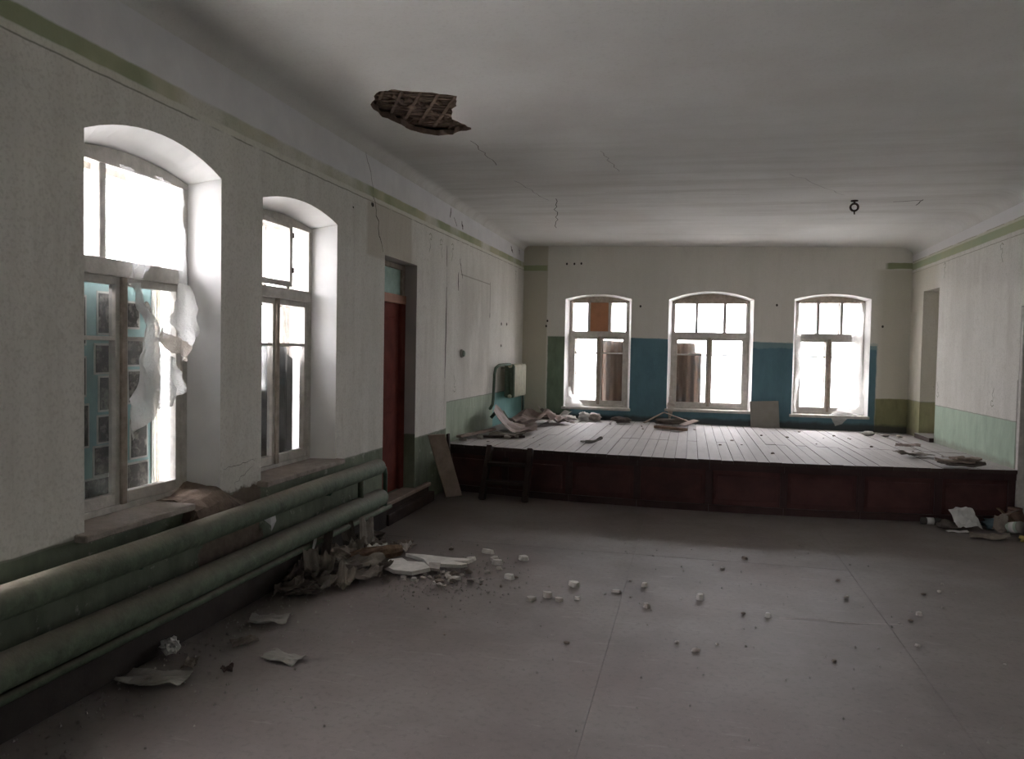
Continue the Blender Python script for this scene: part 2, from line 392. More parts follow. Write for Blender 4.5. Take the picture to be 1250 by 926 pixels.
# ------------------------------------------------------------------ room shell
def ceil_z(x, y):
    t = min(max((x - L)/(R - L), 0), 1); s = min(max(y/D, 0), 1)
    return 3.535 - .095*t*s*s
def arch_pts(a, b, zs, zp, n=12):
    w = (b-a)/2; h = zp-zs; r = (w*w + h*h)/(2*h); cz = zp - r; c = (a+b)/2
    return [(a + (b-a)*i/n, cz + math.sqrt(max(r*r - (a + (b-a)*i/n - c)**2, 0))) for i in range(n+1)]
def wall_mesh(name, u0, u1, z0, z1, openings, to_w, mat, reveal_mat, thick, splay=.05, fd=FD):
    """openings: dicts a,b,z0, top=list of (u,z), through=bool, depth, reveal"""
    V, F, MI = [], [], []
    def q(pts, mi):
        k = len(V); V.extend(to_w(*p) for p in pts); F.append(tuple(range(k, k+len(pts)))); MI.append(mi)
    ops = sorted(openings, key=lambda o: o['a'])
    cur = u0
    for w in (0, thick):
        cur = u0
        for o in ops:
            if w and not o.get('through', True): continue
            q([(cur, z0, w), (o['a'], z0, w), (o['a'], z1, w), (cur, z1, w)], 0)
            if o['z0'] > z0: q([(o['a'], z0, w), (o['b'], z0, w), (o['b'], o['z0'], w), (o['a'], o['z0'], w)], 0)
            for (ua, za), (ub, zb) in zip(o['top'][:-1], o['top'][1:]): q([(ua, za, w), (ub, zb, w), (ub, z1, w), (ua, z1, w)], 0)
            cur = o['b']
        q([(cur, z0, w), (u1, z0, w), (u1, z1, w), (cur, z1, w)], 0)
    for o in ops:
        dep = o.get('depth', thick); sp = o.get('splay', splay); mi = o.get('mi', 1)
        c = (o['a']+o['b'])/2; k = 1 - 2*sp/(o['b']-o['a'])
        ring0 = [(o['a'], o['z0'])] + o['top'] + [(o['b'], o['z0'])]
        zs_r = o['top'][0][1]
        ring1 = [(c + (u-c)*k, (z if i in (0, len(ring0)-1) else (z if not sp else zs_r - o['drop'] + (z - zs_r)*o['flat']))) for i, (u, z) in enumerate(ring0)]
        rings = [(ring0, 0), (ring1, min(fd, dep)), (ring1, dep)]
        for (ra, wa), (rb, wb) in zip(rings[:-1], rings[1:]):
            if wb - wa < 1e-6: continue
            n = len(ra)
            for i in range(n):
                j = (i+1) % n; q([(*ra[i], wa), (*ra[j], wa), (*rb[j], wb), (*rb[i], wb)], mi)
        if not o.get('through', True):
            q([(u, z, dep) for u, z in ring1], mi)
    for p in ((u0, 1), (u1, -1)): q([(p[0], z0, 0), (p[0], z1, 0), (p[0], z1, thick), (p[0], z0, thick)], 0)
    q([(u0, z0, 0), (u1, z0, 0), (u1, z0, thick), (u0, z0, thick)], 0); q([(u0, z1, 0), (u1, z1, 0), (u1, z1, thick), (u0, z1, thick)], 0)
    return struct(mesh_obj(name, V, F, None, fix=False, mats=[mat, reveal_mat, M['jamb']], midx=MI))
def win_op(w, drop=.04, flat=.55): return dict(a=w[0], b=w[1], z0=w[2], top=arch_pts(w[0], w[1], w[3], w[4]), drop=drop, flat=flat)
def flat_op(d, **k): return dict(a=d[0], b=d[1], z0=d[2], top=[(d[0], d[3]), (d[1], d[3])], splay=0.0, **k)
ZT = 3.75
wl = wall_mesh('wall_left', YB, D + WT, -.3, ZT, [win_op(w) for w in LEFT_WINS] + [flat_op(DOOR_L, through=False, depth=.20, mi=2)],
               lambda u, z, w: (L - w, u, z), M['wall_left'], M['reveal'], WT)
wbk = wall_mesh('wall_back', L - WT, R + WT, -.3, ZT, [win_op(w, .012, .95) for w in BACK_WINS], lambda u, z, w: (u, D + w, z), M['wall_back'], M['reveal'], WT)
wr = wall_mesh('wall_right', YB, D + WT, -.3, ZT, [flat_op(DOOR_R, through=False, depth=.34, mi=0), flat_op(DOOR_R2, through=False, depth=.16, mi=2)],
               lambda u, z, w: (R + w, u, z), M['wall_right'], M['reveal'], .45)
wf = struct(box('wall_front', (L - WT, R + WT, YB - .3, YB, -.3, ZT), M['reveal']))

# floor: sheets of fibreboard with open joints
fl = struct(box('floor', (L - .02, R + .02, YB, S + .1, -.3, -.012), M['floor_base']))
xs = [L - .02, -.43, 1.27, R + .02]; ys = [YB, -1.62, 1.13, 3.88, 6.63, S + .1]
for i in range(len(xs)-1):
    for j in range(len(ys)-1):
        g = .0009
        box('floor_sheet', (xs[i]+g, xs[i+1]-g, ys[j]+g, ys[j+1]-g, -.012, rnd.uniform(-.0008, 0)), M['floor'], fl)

# ceiling with a ragged hole
HOLE = [(-2.22, 5.26), (-2.12, 5.235), (-2.01, 5.29), (-1.85, 5.34), (-1.70, 5.45), (-1.76, 5.62), (-1.83, 5.74), (-1.90, 5.98), (-1.84, 6.13), (-1.83, 6.28), (-1.93, 6.31), (-2.03, 6.41), (-2.16, 6.42), (-2.27, 6.33), (-2.34, 6.22), (-2.36, 6.06), (-2.40, 5.92), (-2.43, 5.78), (-2.42, 5.60), (-2.32, 5.42)]
def make_ceiling():
    bm = bmesh.new()
    gx = [L, -2.62, -1.52, -.6, .4, 1.4, 2.4, R]; gy = [YB, -1, 1, 3, 5.0, 6.62, 8, 9.5, 11, 12.2, D]
    cache = {}
    def vt(x, y):
        k = (round(x, 4), round(y, 4))
        if k not in cache: cache[k] = bm.verts.new((x, y, ceil_z(x, y)))
        return cache[k]
    for i in range(len(gx)-1):
        for j in range(len(gy)-1):
            if gx[i] == -2.62 and gy[j] == 5.0: continue
            bm.faces.new([vt(gx[i], gy[j]), vt(gx[i+1], gy[j]), vt(gx[i+1], gy[j+1]), vt(gx[i], gy[j+1])])
    sq = [vt(-2.62, 5.0), vt(-1.52, 5.0), vt(-1.52, 6.62), vt(-2.62, 6.62)]
    ed = []
    for a in range(4):
        e = bm.edges.get((sq[a], sq[(a+1) % 4])) or bm.edges.new((sq[a], sq[(a+1) % 4])); ed.append(e)
    pts = []
    for k in range(len(HOLE)):
        (xa, ya), (xb, yb) = HOLE[k], HOLE[(k+1) % len(HOLE)]
        for t in (0, .34, .67):
            j = 0 if t == 0 else .018
            pts.append((lerp(xa, xb, t) + rnd.uniform(-j, j), lerp(ya, yb, t) + rnd.uniform(-j, j)))
    hv = [bm.verts.new((x, y, ceil_z(x, y))) for x, y in pts]
    for k in range(len(hv)): ed.append(bm.edges.new((hv[k], hv[(k+1) % len(hv)])))
    bmesh.ops.triangle_fill(bm, use_beauty=True, use_dissolve=False, edges=ed)
    # remove faces that fill the hole itself
    hs = set(hv)
    def inside(p):
        c = False; n = len(pts)
        for i in range(n):
            (x1, y1), (x2, y2) = pts[i], pts[(i+1) % n]
            if (y1 > p.y) != (y2 > p.y) and p.x < (x2-x1)*(p.y-y1)/(y2-y1) + x1: c = not c
        return c
    kill = [f for f in bm.faces if all(v in hs for v in f.verts) and inside(f.calc_center_median())]
    bmesh.ops.delete(bm, geom=kill, context='FACES_ONLY')
    for f in bm.faces: f.material_index = 0
    up = [bm.verts.new((v.co.x + rnd.uniform(-.02, .02), v.co.y + rnd.uniform(-.02, .02), v.co.z + .045)) for v in hv]
    for k in range(len(hv)):
        f = bm.faces.new([hv[k], hv[(k+1) % len(hv)], up[(k+1) % len(hv)], up[k]]); f.material_index = 1
    bmesh.ops.recalc_face_normals(bm, faces=bm.faces)
    me = bpy.data.meshes.new('ceiling'); bm.to_mesh(me); bm.free()
    me.materials.append(M['ceiling']); me.materials.append(M['lath'])
    return struct(link(bpy.data.objects.new('ceiling', me)))
ce = make_ceiling()
# attic boards over the room keep the sky out, seen only through the hole
for k in range(7):
    x = -2.75 + k*.19
    box('attic_board', (x, x + .182, 4.7, 6.9, 3.66 + rnd.uniform(0, .012), 3.70), M['stage_dark'], ce)
box('attic_deck', (L - WT, R + WT, YB - .3, D + WT, ZT, ZT + .1), M['stage_dark'], ce)
for k in range(19):                                       # thin laths in rows
    c0 = Vector((-2.58, 5.06 + k*.068 + rnd.uniform(-.008, .008), 3.612)); d = Vector((.94, .34, 0))
    MB().beam(c0, c0 + d*rnd.uniform(.85, 1.0), .036, .010).build('lath', M['lath'], ce, bevel=.002)
for k in range(8):                                        # second layer nailed across them
    c0 = Vector((-2.60 + k*.105, 6.02 + k*.085, 3.596)); d = Vector((.5, -.87, 0))
    MB().beam(c0, c0 + d*rnd.uniform(.85, 1.05), .026, .012).build('lath', M['lath'], ce, bevel=.002)
def lump_vf(seed, sx, sy, sz, sub=2, amp=.35, freq=1.7):
    bm = bmesh.new(); bmesh.ops.create_icosphere(bm, subdivisions=sub, radius=1.0)
    off = Vector((seed*3.17, seed*1.31, seed*.77))
    V = []
    for v in bm.verts:
        d = 1 + amp*mnoise.noise(v.co*freq + off) + amp*.5*mnoise.noise(v.co*freq*2.7 + off)
        p = v.co*d; V.append(Vector((p.x*sx, p.y*sy, p.z*sz)))
    F = [tuple(w.index for w in f.verts) for f in bm.faces]; bm.free()
    return V, F
for k in range(44):                                       # clay keys squeezed between the laths
    x, y = rnd.uniform(-2.38, -1.85), rnd.uniform(5.35, 6.3)
    v, f = lump_vf(k+3, rnd.uniform(.022, .04), rnd.uniform(.03, .05), .016, 1, .5)
    mesh_obj('clay_key', [p + Vector((x, y, 3.598)) for p in v], f, M['lath'], ce)

# coves between walls and ceiling
def cove(name, side, wid, hgt, mat):
    V, F = [], []; ny, na = 14, 7
    for j in range(ny+1):
        y = lerp(YB, D, j/ny)
        for i in range(na+1):
            a = math.pi/2*i/na
            if side < 0: x = L + wid*(1-math.sin(a)) if False else L + wid*(1-math.cos(a))
            else: x = R - wid*(1-math.cos(a))
            z = ceil_z(x, y) - hgt*(1-math.sin(a))
            V.append((x, y, z - .001))
    for j in range(ny):
        for i in range(na): k = j*(na+1)+i; F.append((k, k+1, k+na+2, k+na+1))
    return struct(mesh_obj(name, V, F, mat, smooth=True))
cove('trim_1', -1, .10, .09, M['ceiling']); cove('trim_2', 1, .22, .13, M['ceiling'])

# plinth along the left wall, in lengths
pl = struct(box('baseboard_left', (L, L + .085, YB, 6.95, -.01, .17), M['stage_dark'], bevel=.006))
# cracks, holes and stencilled corners on the surfaces
def ribbon(name, pts, w, normal, mat, parent, off=.0015):
    pts = [Vector(p) for p in pts]; nrm = Vector(normal); V = []
    for i, p in enumerate(pts):
        d = (pts[min(i+1, len(pts)-1)] - pts[max(i-1, 0)]).normalized(); s = d.cross(nrm).normalized()
        ww = (w[i] if isinstance(w, (list, tuple)) else w)*.5
        V += [p - s*ww + nrm*off, p + s*ww + nrm*off]
    F = [(2*i, 2*i+1, 2*i+3, 2*i+2) for i in range(len(pts)-1)]
    return mesh_obj(name, V, F, mat, parent, fix=False)
def jag(a, b, n, j, axes):
    out = []
    for i in range(n+1):
        p = Vector(a).lerp(Vector(b), i/n)
        if 0 < i < n:
            for ax in axes: p[ax] += rnd.uniform(-j, j)
        out.append(p)
    return out
LN = (1, 0, 0)
def lcrack(a, b, w, n=8, j=.02, mat='crack'):
    k = max(n, 3); return ribbon('crack', jag((L, *a), (L, *b), k, j, (1, 2)), [w*(.4 + .6*math.sin(math.pi*(i+.4)/(k+.8))) for i in range(k+1)], LN, M[mat], wl)
lcrack((8.965, 2.46), (8.945, 1.36), .035, 12, .008)
lcrack((8.95, 2.95), (8.96, 2.70), .020, 5, .006); lcrack((8.96, 2.70), (8.965, 2.46), .006, 5, .006); lcrack((8.945, 1.36), (8.92, .80), .006, 8, .01)
lcrack((9.44, 2.68), (9.45, 2.45), .03, 5, .012); lcrack((9.50, 2.86), (9.62, 2.62), .02, 5, .02)
lcrack((6.72, 3.10), (6.98, 2.62), .014, 9, .03); lcrack((6.55, 3.50), (6.72, 3.12), .008, 7, .03)
lcrack((9.08, 3.42), (9.05, 3.30), .03, 4, .02); lcrack((9.55, 3.34), (9.60, 3.24), .04, 4, .02); lcrack((9.2, 3.33), (9.35, 3.24), .012, 4, .02)
lcrack((12.3, 3.40), (12.45, 3.30), .04, 4, .02); lcrack((12.9, 3.44), (12.95, 3.34), .03, 4, .02)
lcrack((11.04, 2.25), (11.03, 2.18), .03, 3, .006)
lcrack((4.40, .915), (4.78, .935), .003, 14, .008); lcrack((4.52, .80), (4.74, .89), .003, 12, .010)
def lspot(y, z, r, mat='crack'):
    pts = [(L + .002, y + r*1.6*math.cos(t)*rnd.uniform(.7, 1.2), z + r*math.sin(t)*rnd.uniform(.7, 1.2)) for t in [k*math.pi/5 for k in range(10)]]
    return mesh_obj('wall_hole', pts, [tuple(range(10))], M[mat], wl, fix=False)
for y, z, r in ((11.75, 2.12, .03), (12.1, 2.13, .028), (11.75, 1.785, .026), (6.72, 3.02, .022), (6.3, 2.92, .010)): lspot(y, z, r)
# ceiling cracks
def ccrack(a, b, w, n=10, j=.04):
    pts = jag((*a, 0), (*b, 0), n, j*.5, (0, 1))
    for p in pts: p.z = ceil_z(p.x, p.y)
    return ribbon('crack', pts, w*.6, (0, 0, -1), M['crack'], ce, .003)
ccrack((-1.62, 9.2), (-1.98, 11.35), .016, 12, .05); ccrack((-1.93, 6.6), (-1.92, 7.5), .010, 9, .04); ccrack((-1.90, 8.2), (-1.72, 9.3), .008, 9, .05)
ccrack((2.2, 9.72), (2.5, 9.66), .035, 3, .02); ccrack((2.49, 9.62), (2.50, 9.95), .02, 3, .015); ccrack((1.2, 9.7), (2.2, 9.75), .008, 9, .03)
ccrack((-1.0, 8.9), (.6, 9.2), .006, 14, .05); ccrack((.9, 8.2), (1.6, 9.3), .006, 9, .05); ccrack((-.85, 7.1), (-.75, 7.9), .007, 9, .05)
ccrack((-1.3, 11.9), (1.2, 12.1), .012, 16, .04)
# stencilled corner ornaments of the painted wall panels
def ornament(to_w, nrm, parent, u, z, su, sz, s=.10):
    base = [(0, 0), (.5, .25), (.9, 0), (.75, -.45), (.35, -.35), (.25, -.8), (.6, -1.1), (.3, -1.5), (.1, -1.9)]
    pts = [to_w(u + su*a*s, z + sz*b*s) for a, b in base]
    ribbon('stencil_ornament', pts, .013, nrm, M['ornament'], parent)
for u, z, su, sz in ((8.30, 2.98, 1, 1), (8.78, 2.97, -1, 1), (9.13, 2.98, 1, 1), (12.75, 3.02, -1, 1), (9.3, 1.2, 1, -1)): ornament(lambda a, b: (L, a, b), LN, wl, u, z, su, sz)
for u, z, su, sz in ((11.75, 2.99, -1, 1), (9.65, 2.98, 1, 1), (11.85, 1.2, -1, -1), (9.75, 1.2, 1, -1)): ornament(lambda a, b: (R, a, b), (-1, 0, 0), wr, u, z, su, sz)
for x, z in ((-2.13, 3.22), (-2.0, 3.22), (-1.88, 3.225), (-2.47, 2.15), (-2.45, 2.24), (-.86, 2.50), (1.33, 2.53), (2.93, 2.2)):
    r = .017; pts = [(x + r*math.cos(k*.785), D - .002, z + r*1.3*math.sin(k*.785)) for k in range(8)]
    mesh_obj('wall_hole', pts, [tuple(range(8))], M['crack'], wbk, fix=False)

# lamp hook and ring left in the ceiling
hk = empty('ceiling_lamp_hook', (1.77, 9.62, ceil_z(1.77, 9.62)))
zc = 0
ring = [(.042*math.cos(t), 0, -.078 + .042*math.sin(t)) for t in [k*2*math.pi/12 for k in range(13)]]
MB().tube(ring, .013, 6, False).build('ring', M['wood_dark'], hk, True)
MB().tube([(0, 0, 0), (0, 0, -.04)], .012, 6).build('shank', M['wood_dark'], hk, True)
MB().tube([(0, 0, -.12), (0, -.02, -.16)], .008, 6).build('wire_end', M['wood_dark'], hk, True)
MB().tube([(0, 0, 0), (0, 0, -.012)], .04, 10).build('rose', M['wood_dark'], hk, True)
tag(hk, 'dark metal lamp hook with a ring in the stained ceiling', 'ceiling hook')

# ground outside
struct(mesh_obj('ground_outside', [(-80, -60, -.5), (80, -60, -.5), (80, 90, -.5), (-80, 90, -.5)], [(0, 1, 2, 3)], M['ground']))

# ------------------------------------------------------------------ windows
def make_window(name, to_w, w, top_bars, cas_split, bar_z, trz, blank=None, missing=(), slim_outer=False, drop=.04, flat=.55):
    a, b, z0, zs, zp = w
    a2, b2 = a + .05, b - .05
    root = empty(name, to_w((a+b)/2, z0, FD)); struct(root)
    inv = root.location.copy()
    def fb(name, u0, u1, v0, v1, w0, w1, mat, parent, bevel=.004):
        p0, p1 = to_w(u0, v0, w0), to_w(u1, v1, w1)
        q = [sorted((p0[i], p1[i])) for i in range(3)]
        o = MB().box(*q[0], *q[1], *q[2]).build(name, mat, parent, bevel=bevel)
        return o
    def local(o):            # keep world placement under the parent
        base = inv
        o.data.transform(Matrix.Translation(-base)) if o.data.users == 1 else None
        return o
    parts = []
    def P(*args, **k): o = fb(*args, **k); local(o); return o
    for lay, (w0, mat) in enumerate(((FD, M['frame']), (FD + .20, M['frame_old']))):
        w1 = w0 + .07
        slim = slim_outer and lay == 1
        ja = .016 if slim else .055
        ztop = zs - drop - .035
        P('jamb', a2, a2 + ja, z0, ztop, w0, w1, mat, root); P('jamb', b2 - ja, b2, z0, ztop, w0, w1, mat, root)
        # arched head board
        tp = arch_pts(a2, b2, zs - drop - .005, zs - drop - .005 + (zp - zs)*flat, 10)
        V = []; n = len(tp)
        for ww in (w0, w1):
            V += [to_w(u, z, ww) for u, z in tp] + [to_w(u, ztop, ww) for u, z in tp]
        F = []
        for i in range(n-1):
            F += [(i, i+1, n+i+1, n+i), (2*n+i, 3*n+i, 3*n+i+1, 2*n+i+1), (i, 2*n+i, 2*n+i+1, i+1), (n+i, n+i+1, 3*n+i+1, 3*n+i)]
        F += [(0, n, 3*n, 2*n), (n-1, 3*n-1, 4*n-1, 2*n-1)]
        local(mesh_obj('head_board', V, F, mat if drop > .03 else M['frame_old'], root))
        P('bottom_rail', a2 + ja, b2 - ja, z0, z0 + .045, w0, w1, mat, root)
        t0, t1 = trz
        P('transom', a2 + ja, b2 - ja, t0, t1, w0 - (.02 if lay == 0 else 0), w1, mat, root)
        # top light
        edges = [a2 + ja] + list(top_bars) + [b2 - ja]
        for k, u in enumerate(top_bars):
            P('top_bar', u - .024, u + .024, t1, ztop, w0 + .005, w1 - .005, mat, root)
        for k in range(len(edges)-1):
            u0 = edges[k] + (.024 if k else 0); u1 = edges[k+1] - (.024 if k < len(edges)-2 else 0)
            if lay == 0 and blank == k:
                P('plywood_panel', u0, u1, t1, ztop, w0 + .02, w0 + .035, M['ply'], root)
            elif (lay, 't', k) not in missing:
                P('pane', u0, u1, t1, ztop, w0 + .03, w0 + .034, M['glass'], root, bevel=0)
        # casements
        cs = [(a2 + ja, cas_split - .004), (cas_split + .004, b2 - ja)]
        for k, (u0, u1) in enumerate(cs):
            st = .014 if slim else .045
            m = MB()
            for (x0, x1, y0, y1) in ((u0, u0+st, z0+.045, t0), (u1-st, u1, z0+.045, t0), (u0+st, u1-st, z0+.045, z0+.11), (u0+st, u1-st, t0-st, t0)):
                p0, p1 = to_w(x0, y0, w0 + .008), to_w(x1, y1, w1 - .015)
                q = [sorted((p0[i], p1[i])) for i in range(3)]; m.box(*q[0], *q[1], *q[2])
            c = local(m.build('casement', mat if not (lay == 0 and False) else mat, root, bevel=.003))
            if bar_z:
                P('glazing_bar', u0+st, u1-st, bar_z-.012, bar_z+.012, w0 + .012, w1 - .02, mat, c, bevel=.003)
                if (lay, 'l', k) not in missing: P('pane', u0+st, u1-st, z0+.11, bar_z-.012, w0 + .03, w0 + .034, M['glass'], c, bevel=0)
                if (lay, 'u', k) not in missing: P('pane', u0+st, u1-st, bar_z+.012, t0-st, w0 + .03, w0 + .034, M['glass'], c, bevel=0)
        if lay == 0: P('cover_strip', cas_split - .022, cas_split + .022, z0 + .045, t0, w0 - .012, w0 + .008, M['frame_old'], root)
    return root
tl = lambda u, z, w: Vector((L - w, u, z))
tb = lambda u, z, w: Vector((u, D + w, z))
win1 = make_window('window_1', tl, LEFT_WINS[0], [3.60], 3.745, 1.73, (2.07, 2.16), missing={(0, 'u', 1), (0, 'l', 1)}, slim_outer=True)
win2 = make_window('window_2', tl, LEFT_WINS[1], [5.57], 5.40, 1.72, (2.07, 2.155))
win3 = make_window('window_3', tb, BACK_WINS[0], [-1.755, -1.395], -1.565, 1.70, (1.985, 2.075), blank=1, drop=.012, flat=.95)
win4 = make_window('window_4', tb, BACK_WINS[1], [.07, .53], .29, 1.70, (1.99, 2.08), drop=.012, flat=.95)
win5 = make_window('window_5', tb, BACK_WINS[2], [2.00, 2.36], 2.18, 1.70, (1.99, 2.08), drop=.012, flat=.95)
for k, w in enumerate(LEFT_WINS[2:]):
    make_window('window_%d' % (6+k), tl, w, [w[0] + .37], (w[0]+w[1])/2, 1.72, (2.07, 2.16))
# vent leaf in the second window's top light
def child_box(root, name, b, mat, bevel=.003):
    o = box(name, b, mat, root, bevel); o.data.transform(Matrix.Translation(-root.location)); return o
for (y0, y1, z0, z1) in ((4.96, 5.0, 2.17, 2.66), (5.53, 5.57, 2.17, 2.66), (5.0, 5.53, 2.17, 2.21), (5.0, 5.53, 2.62, 2.66)):
    child_box(win2, 'vent_frame', (L - FD - .006, L - FD + .03, y0, y1, z0, z1), M['frame'])
for z in (2.28, 2.55): child_box(win2, 'hinge', (L - FD, L - FD + .04, 5.565, 5.58, z, z + .04), M['wood_dark'])
# sill boards
child_box(win1, 'sill', (L - FD - .02, L + .07, 3.17, 4.02, .735, .772), M['sill'], .006)
child_box(win2, 'sill', (L - FD - .02, L + .08, 4.80, 6.03, .735, .775), M['sill'], .006)
for wi, w in ((win3, BACK_WINS[0]), (win4, BACK_WINS[1]), (win5, BACK_WINS[2])):
    child_box(wi, 'sill', (w[0] - .03, w[1] + .02, D - .05, D + FD + .01, w[2] - .04, w[2] + .004), M['frame'], .006)
# crumbled sill end of the first window : heap of fallen mortar filling the corner
v, f = [], []
n1, n2 = 16, 10
for i in range(n1+1):
    for j in range(n2+1):
        y = lerp(3.98, 4.66, i/n1); x = lerp(L - FD, L + .10, j/n2)
        wl_in = 1.0 if y < 4.32 else 0.0
        h = .775 + .07*math.exp(-((y - 4.33)/.13)**2)*max(0, 1 - j/n2*.9) - .7*max(0, x - L) + .018*mnoise.noise(Vector((x*16, y*16, 2)))
        if y > 4.36: h -= .10*min(1, (y-4.36)/.25)
        if i in (0, n1) or j == n2: h = min(h, .66)
        v.append((x, y, h))
for i in range(n1):
    for j in range(n2): k = i*(n2+1)+j; f.append((k, k+1, k+n2+2, k+n2+1))
mesh_obj('crumbled_mortar', v, f, M['brick'], wl, smooth=False, fix=False)

# display board with old photographs, standing between the two frames of the first window
bx = L - FD - .125
db = empty('photo_display_board', (bx, 3.72, .80))
def dbox(name, y0, y1, z0, z1, x0, x1, mat, bevel=.002):
    o = box(name, (x0, x1, y0, y1, z0, z1), mat, db, bevel); o.data.transform(Matrix.Translation(-db.location)); return o
dbox('panel', 3.33, 4.135, .81, 2.045, bx - .01, bx, M['board_blue'])
dbox('edge_strip', 4.135, 4.165, .81, 2.045, bx - .015, bx + .006, M['board_frame']); dbox('edge_strip', 3.30, 3.33, .81, 2.045, bx - .015, bx + .006, M['board_frame'])
dbox('edge_strip', 3.33, 4.135, 2.045, 2.07, bx - .015, bx + .006, M['board_frame'])
for (y0, y1, z0, z1) in ((3.70, 3.80, 1.76, 1.98), (3.42, 3.60, 1.70, 1.95), (3.68, 3.81, 1.54, 1.69), (3.44, 3.60, 1.42, 1.62), (3.71, 3.82, 1.33, 1.51), (3.70, 3.81, 1.15, 1.29), (3.42, 3.62, 1.14, 1.36), (3.67, 3.80, .97, 1.12), (3.60, 3.80, .83, .945), (3.40, 3.58, .86, 1.08),
                         (3.93, 4.02, 1.80, 1.94), (3.90, 4.06, 1.58, 1.72), (3.94, 4.09, 1.36, 1.54), (3.96, 4.09, 1.03, 1.25), (3.93, 4.10, .84, .99)):
    dbox('mount', y0 - .012, y1 + .012, z0 - .012, z1 + .012, bx, bx + .004, M['board_frame'], 0)
    dbox('photograph', y0, y1, z0, z1, bx + .004, bx + .007, M['photo'], 0)
pts = [(bx + .007 - db.location.x, 4.085 + .04*math.cos(k*math.pi/8) - db.location.y, 1.90 + .06*math.sin(k*math.pi/8) - db.location.z) for k in range(16)]
mesh_obj('oval_photograph', pts, [tuple(range(16))], M['photo'], db, fix=False)
tag(db, 'turquoise display board with old dark photographs standing behind the nearest window', 'display board')

# corrugated sheets propped between window frames
def corrugated(name, to_w, u0, u1, z0, ztop, w, mat, label, per=.13, amp=.022):
    n = int((u1-u0)/per*8); V, F = [], []
    for s in (0, .006):
        for i in range(n+1):
            u = lerp(u0, u1, i/n); ww = w + amp*math.sin((u-u0)/per*2*math.pi) + s
            V += [to_w(u, z0, ww), to_w(u, ztop(u), ww)]
    m = 2*(n+1)
    for i in range(n):
        k = 2*i; F += [(k, k+1, k+3, k+2), (m+k, m+k+2, m+k+3, m+k+1), (k+1, m+k+1, m+k+3, k+3), (k, k+2, m+k+2, m+k)]
    F += [(0, m, m+1, 1), (2*n, 2*n+1, m+2*n+1, m+2*n)]
    o = mesh_obj(name, V, F, mat); tag(o, label, 'corrugated sheet'); return o
wm = FD + .135
corrugated('corrugated_sheet', tb, -1.545, -1.13, .83, lambda u: 1.93 - .06*(u+1.545), wm, M['corr'], 'dark rusty corrugated sheet in the leftmost back window, right half')
corrugated('corrugated_sheet', tb, -.30, .17, .83, lambda u: 1.90 - (.16 if u > .06 else 0), wm, M['corr'], 'brown rusty corrugated sheet in the middle back window, left half')
corrugated('corrugated_sheet', tl, 5.0, 5.86, .83, lambda u: 1.72 - (.5*max(0, u-5.70)**1.0 + 3.5*max(0, u-5.76)**2), wm, M['corr_dark'], 'dark corrugated sheet behind the second window from the left')

# torn plastic film
def film(name, rows, mat, label, seed=1, nu=8, ns=5, amp=.02, disp=(1, 0, 0)):
    """rows: list of (left point, right point) from top to bottom"""
    V, F = [], []; dv = Vector(disp); R_ = []
    for k in range(len(rows)-1):
        for s in range(ns):
            t = s/ns; R_.append((Vector(rows[k][0]).lerp(Vector(rows[k+1][0]), t), Vector(rows[k][1]).lerp(Vector(rows[k+1][1]), t)))
    R_.append((Vector(rows[-1][0]), Vector(rows[-1][1])))
    for i, (a, b) in enumerate(R_):
        for j in range(nu+1):
            p = a.lerp(b, j/nu)
            e = Vector((mnoise.noise(p*14 + Vector((seed, 0, 0))), mnoise.noise(p*14 + Vector((0, seed, 5))), mnoise.noise(p*9 + Vector((3, 1, seed)))))
            rg = (1 - abs(mnoise.noise(Vector((p.x*7 + seed, p.y*13, p.z*9))))*2)
            V.append(p + dv*(amp*2.0*mnoise.noise(Vector((p.x*9, p.y*22, p.z*5 + seed))) + amp*.9*rg) + e*(.014 if j in (0, nu) else .008))
    for i in range(len(R_)-1):
        for j in range(nu): k = i*(nu+1)+j; F.append((k, k+1, k+nu+2, k+nu+1))
    o = mesh_obj(name, V, F, mat, smooth=True, fix=False); tag(o, label, 'plastic film', 'torn plastic film on the windows'); return o
x0 = L - .12
def fr(*rows): return [((x0 + (r[4] if len(r) > 4 else 0), r[0], r[1]), (x0 + (r[5] if len(r) > 5 else 0), r[2], r[3])) for r in rows]
film('plastic_film', fr((3.62, 2.655, 4.00, 2.63), (3.66, 2.50, 3.95, 2.50), (3.69, 2.40, 3.92, 2.40), (3.69, 2.25, 3.90, 2.26), (3.69, 2.15, 3.86, 2.15), (3.66, 2.02, 3.75, 2.03)), M['film_thin'], 'sheer film gathered across the top light of the nearest window', 1)
film('plastic_film', fr((3.655, 2.03, 3.75, 2.04, .02, .02), (3.70, 1.95, 3.79, 1.93, .03, .02), (3.77, 1.80, 3.86, 1.82, .03, .05), (3.755, 1.66, 3.87, 1.66, .03, .05), (3.735, 1.54, 3.86, 1.52, .02, .05), (3.69, 1.36, 3.85, 1.36, .02, .05), (3.655, 1.25, 3.80, 1.30, .02, .05), (3.645, 1.18, 3.69, 1.22, .03, .04)), M['film'], 'long cloudy strip of film hanging to a point in the nearest window', 2)
film('plastic_film', fr((3.90, 2.66, 4.15, 2.63), (4.00, 2.48, 4.165, 2.42), (4.05, 2.32, 4.17, 2.30), (4.07, 2.19, 4.18, 2.15), (4.11, 2.07, 4.185, 2.06, .02, .0)), M['film_thin'], 'sheer film hanging down the far jamb of the nearest window', 3)
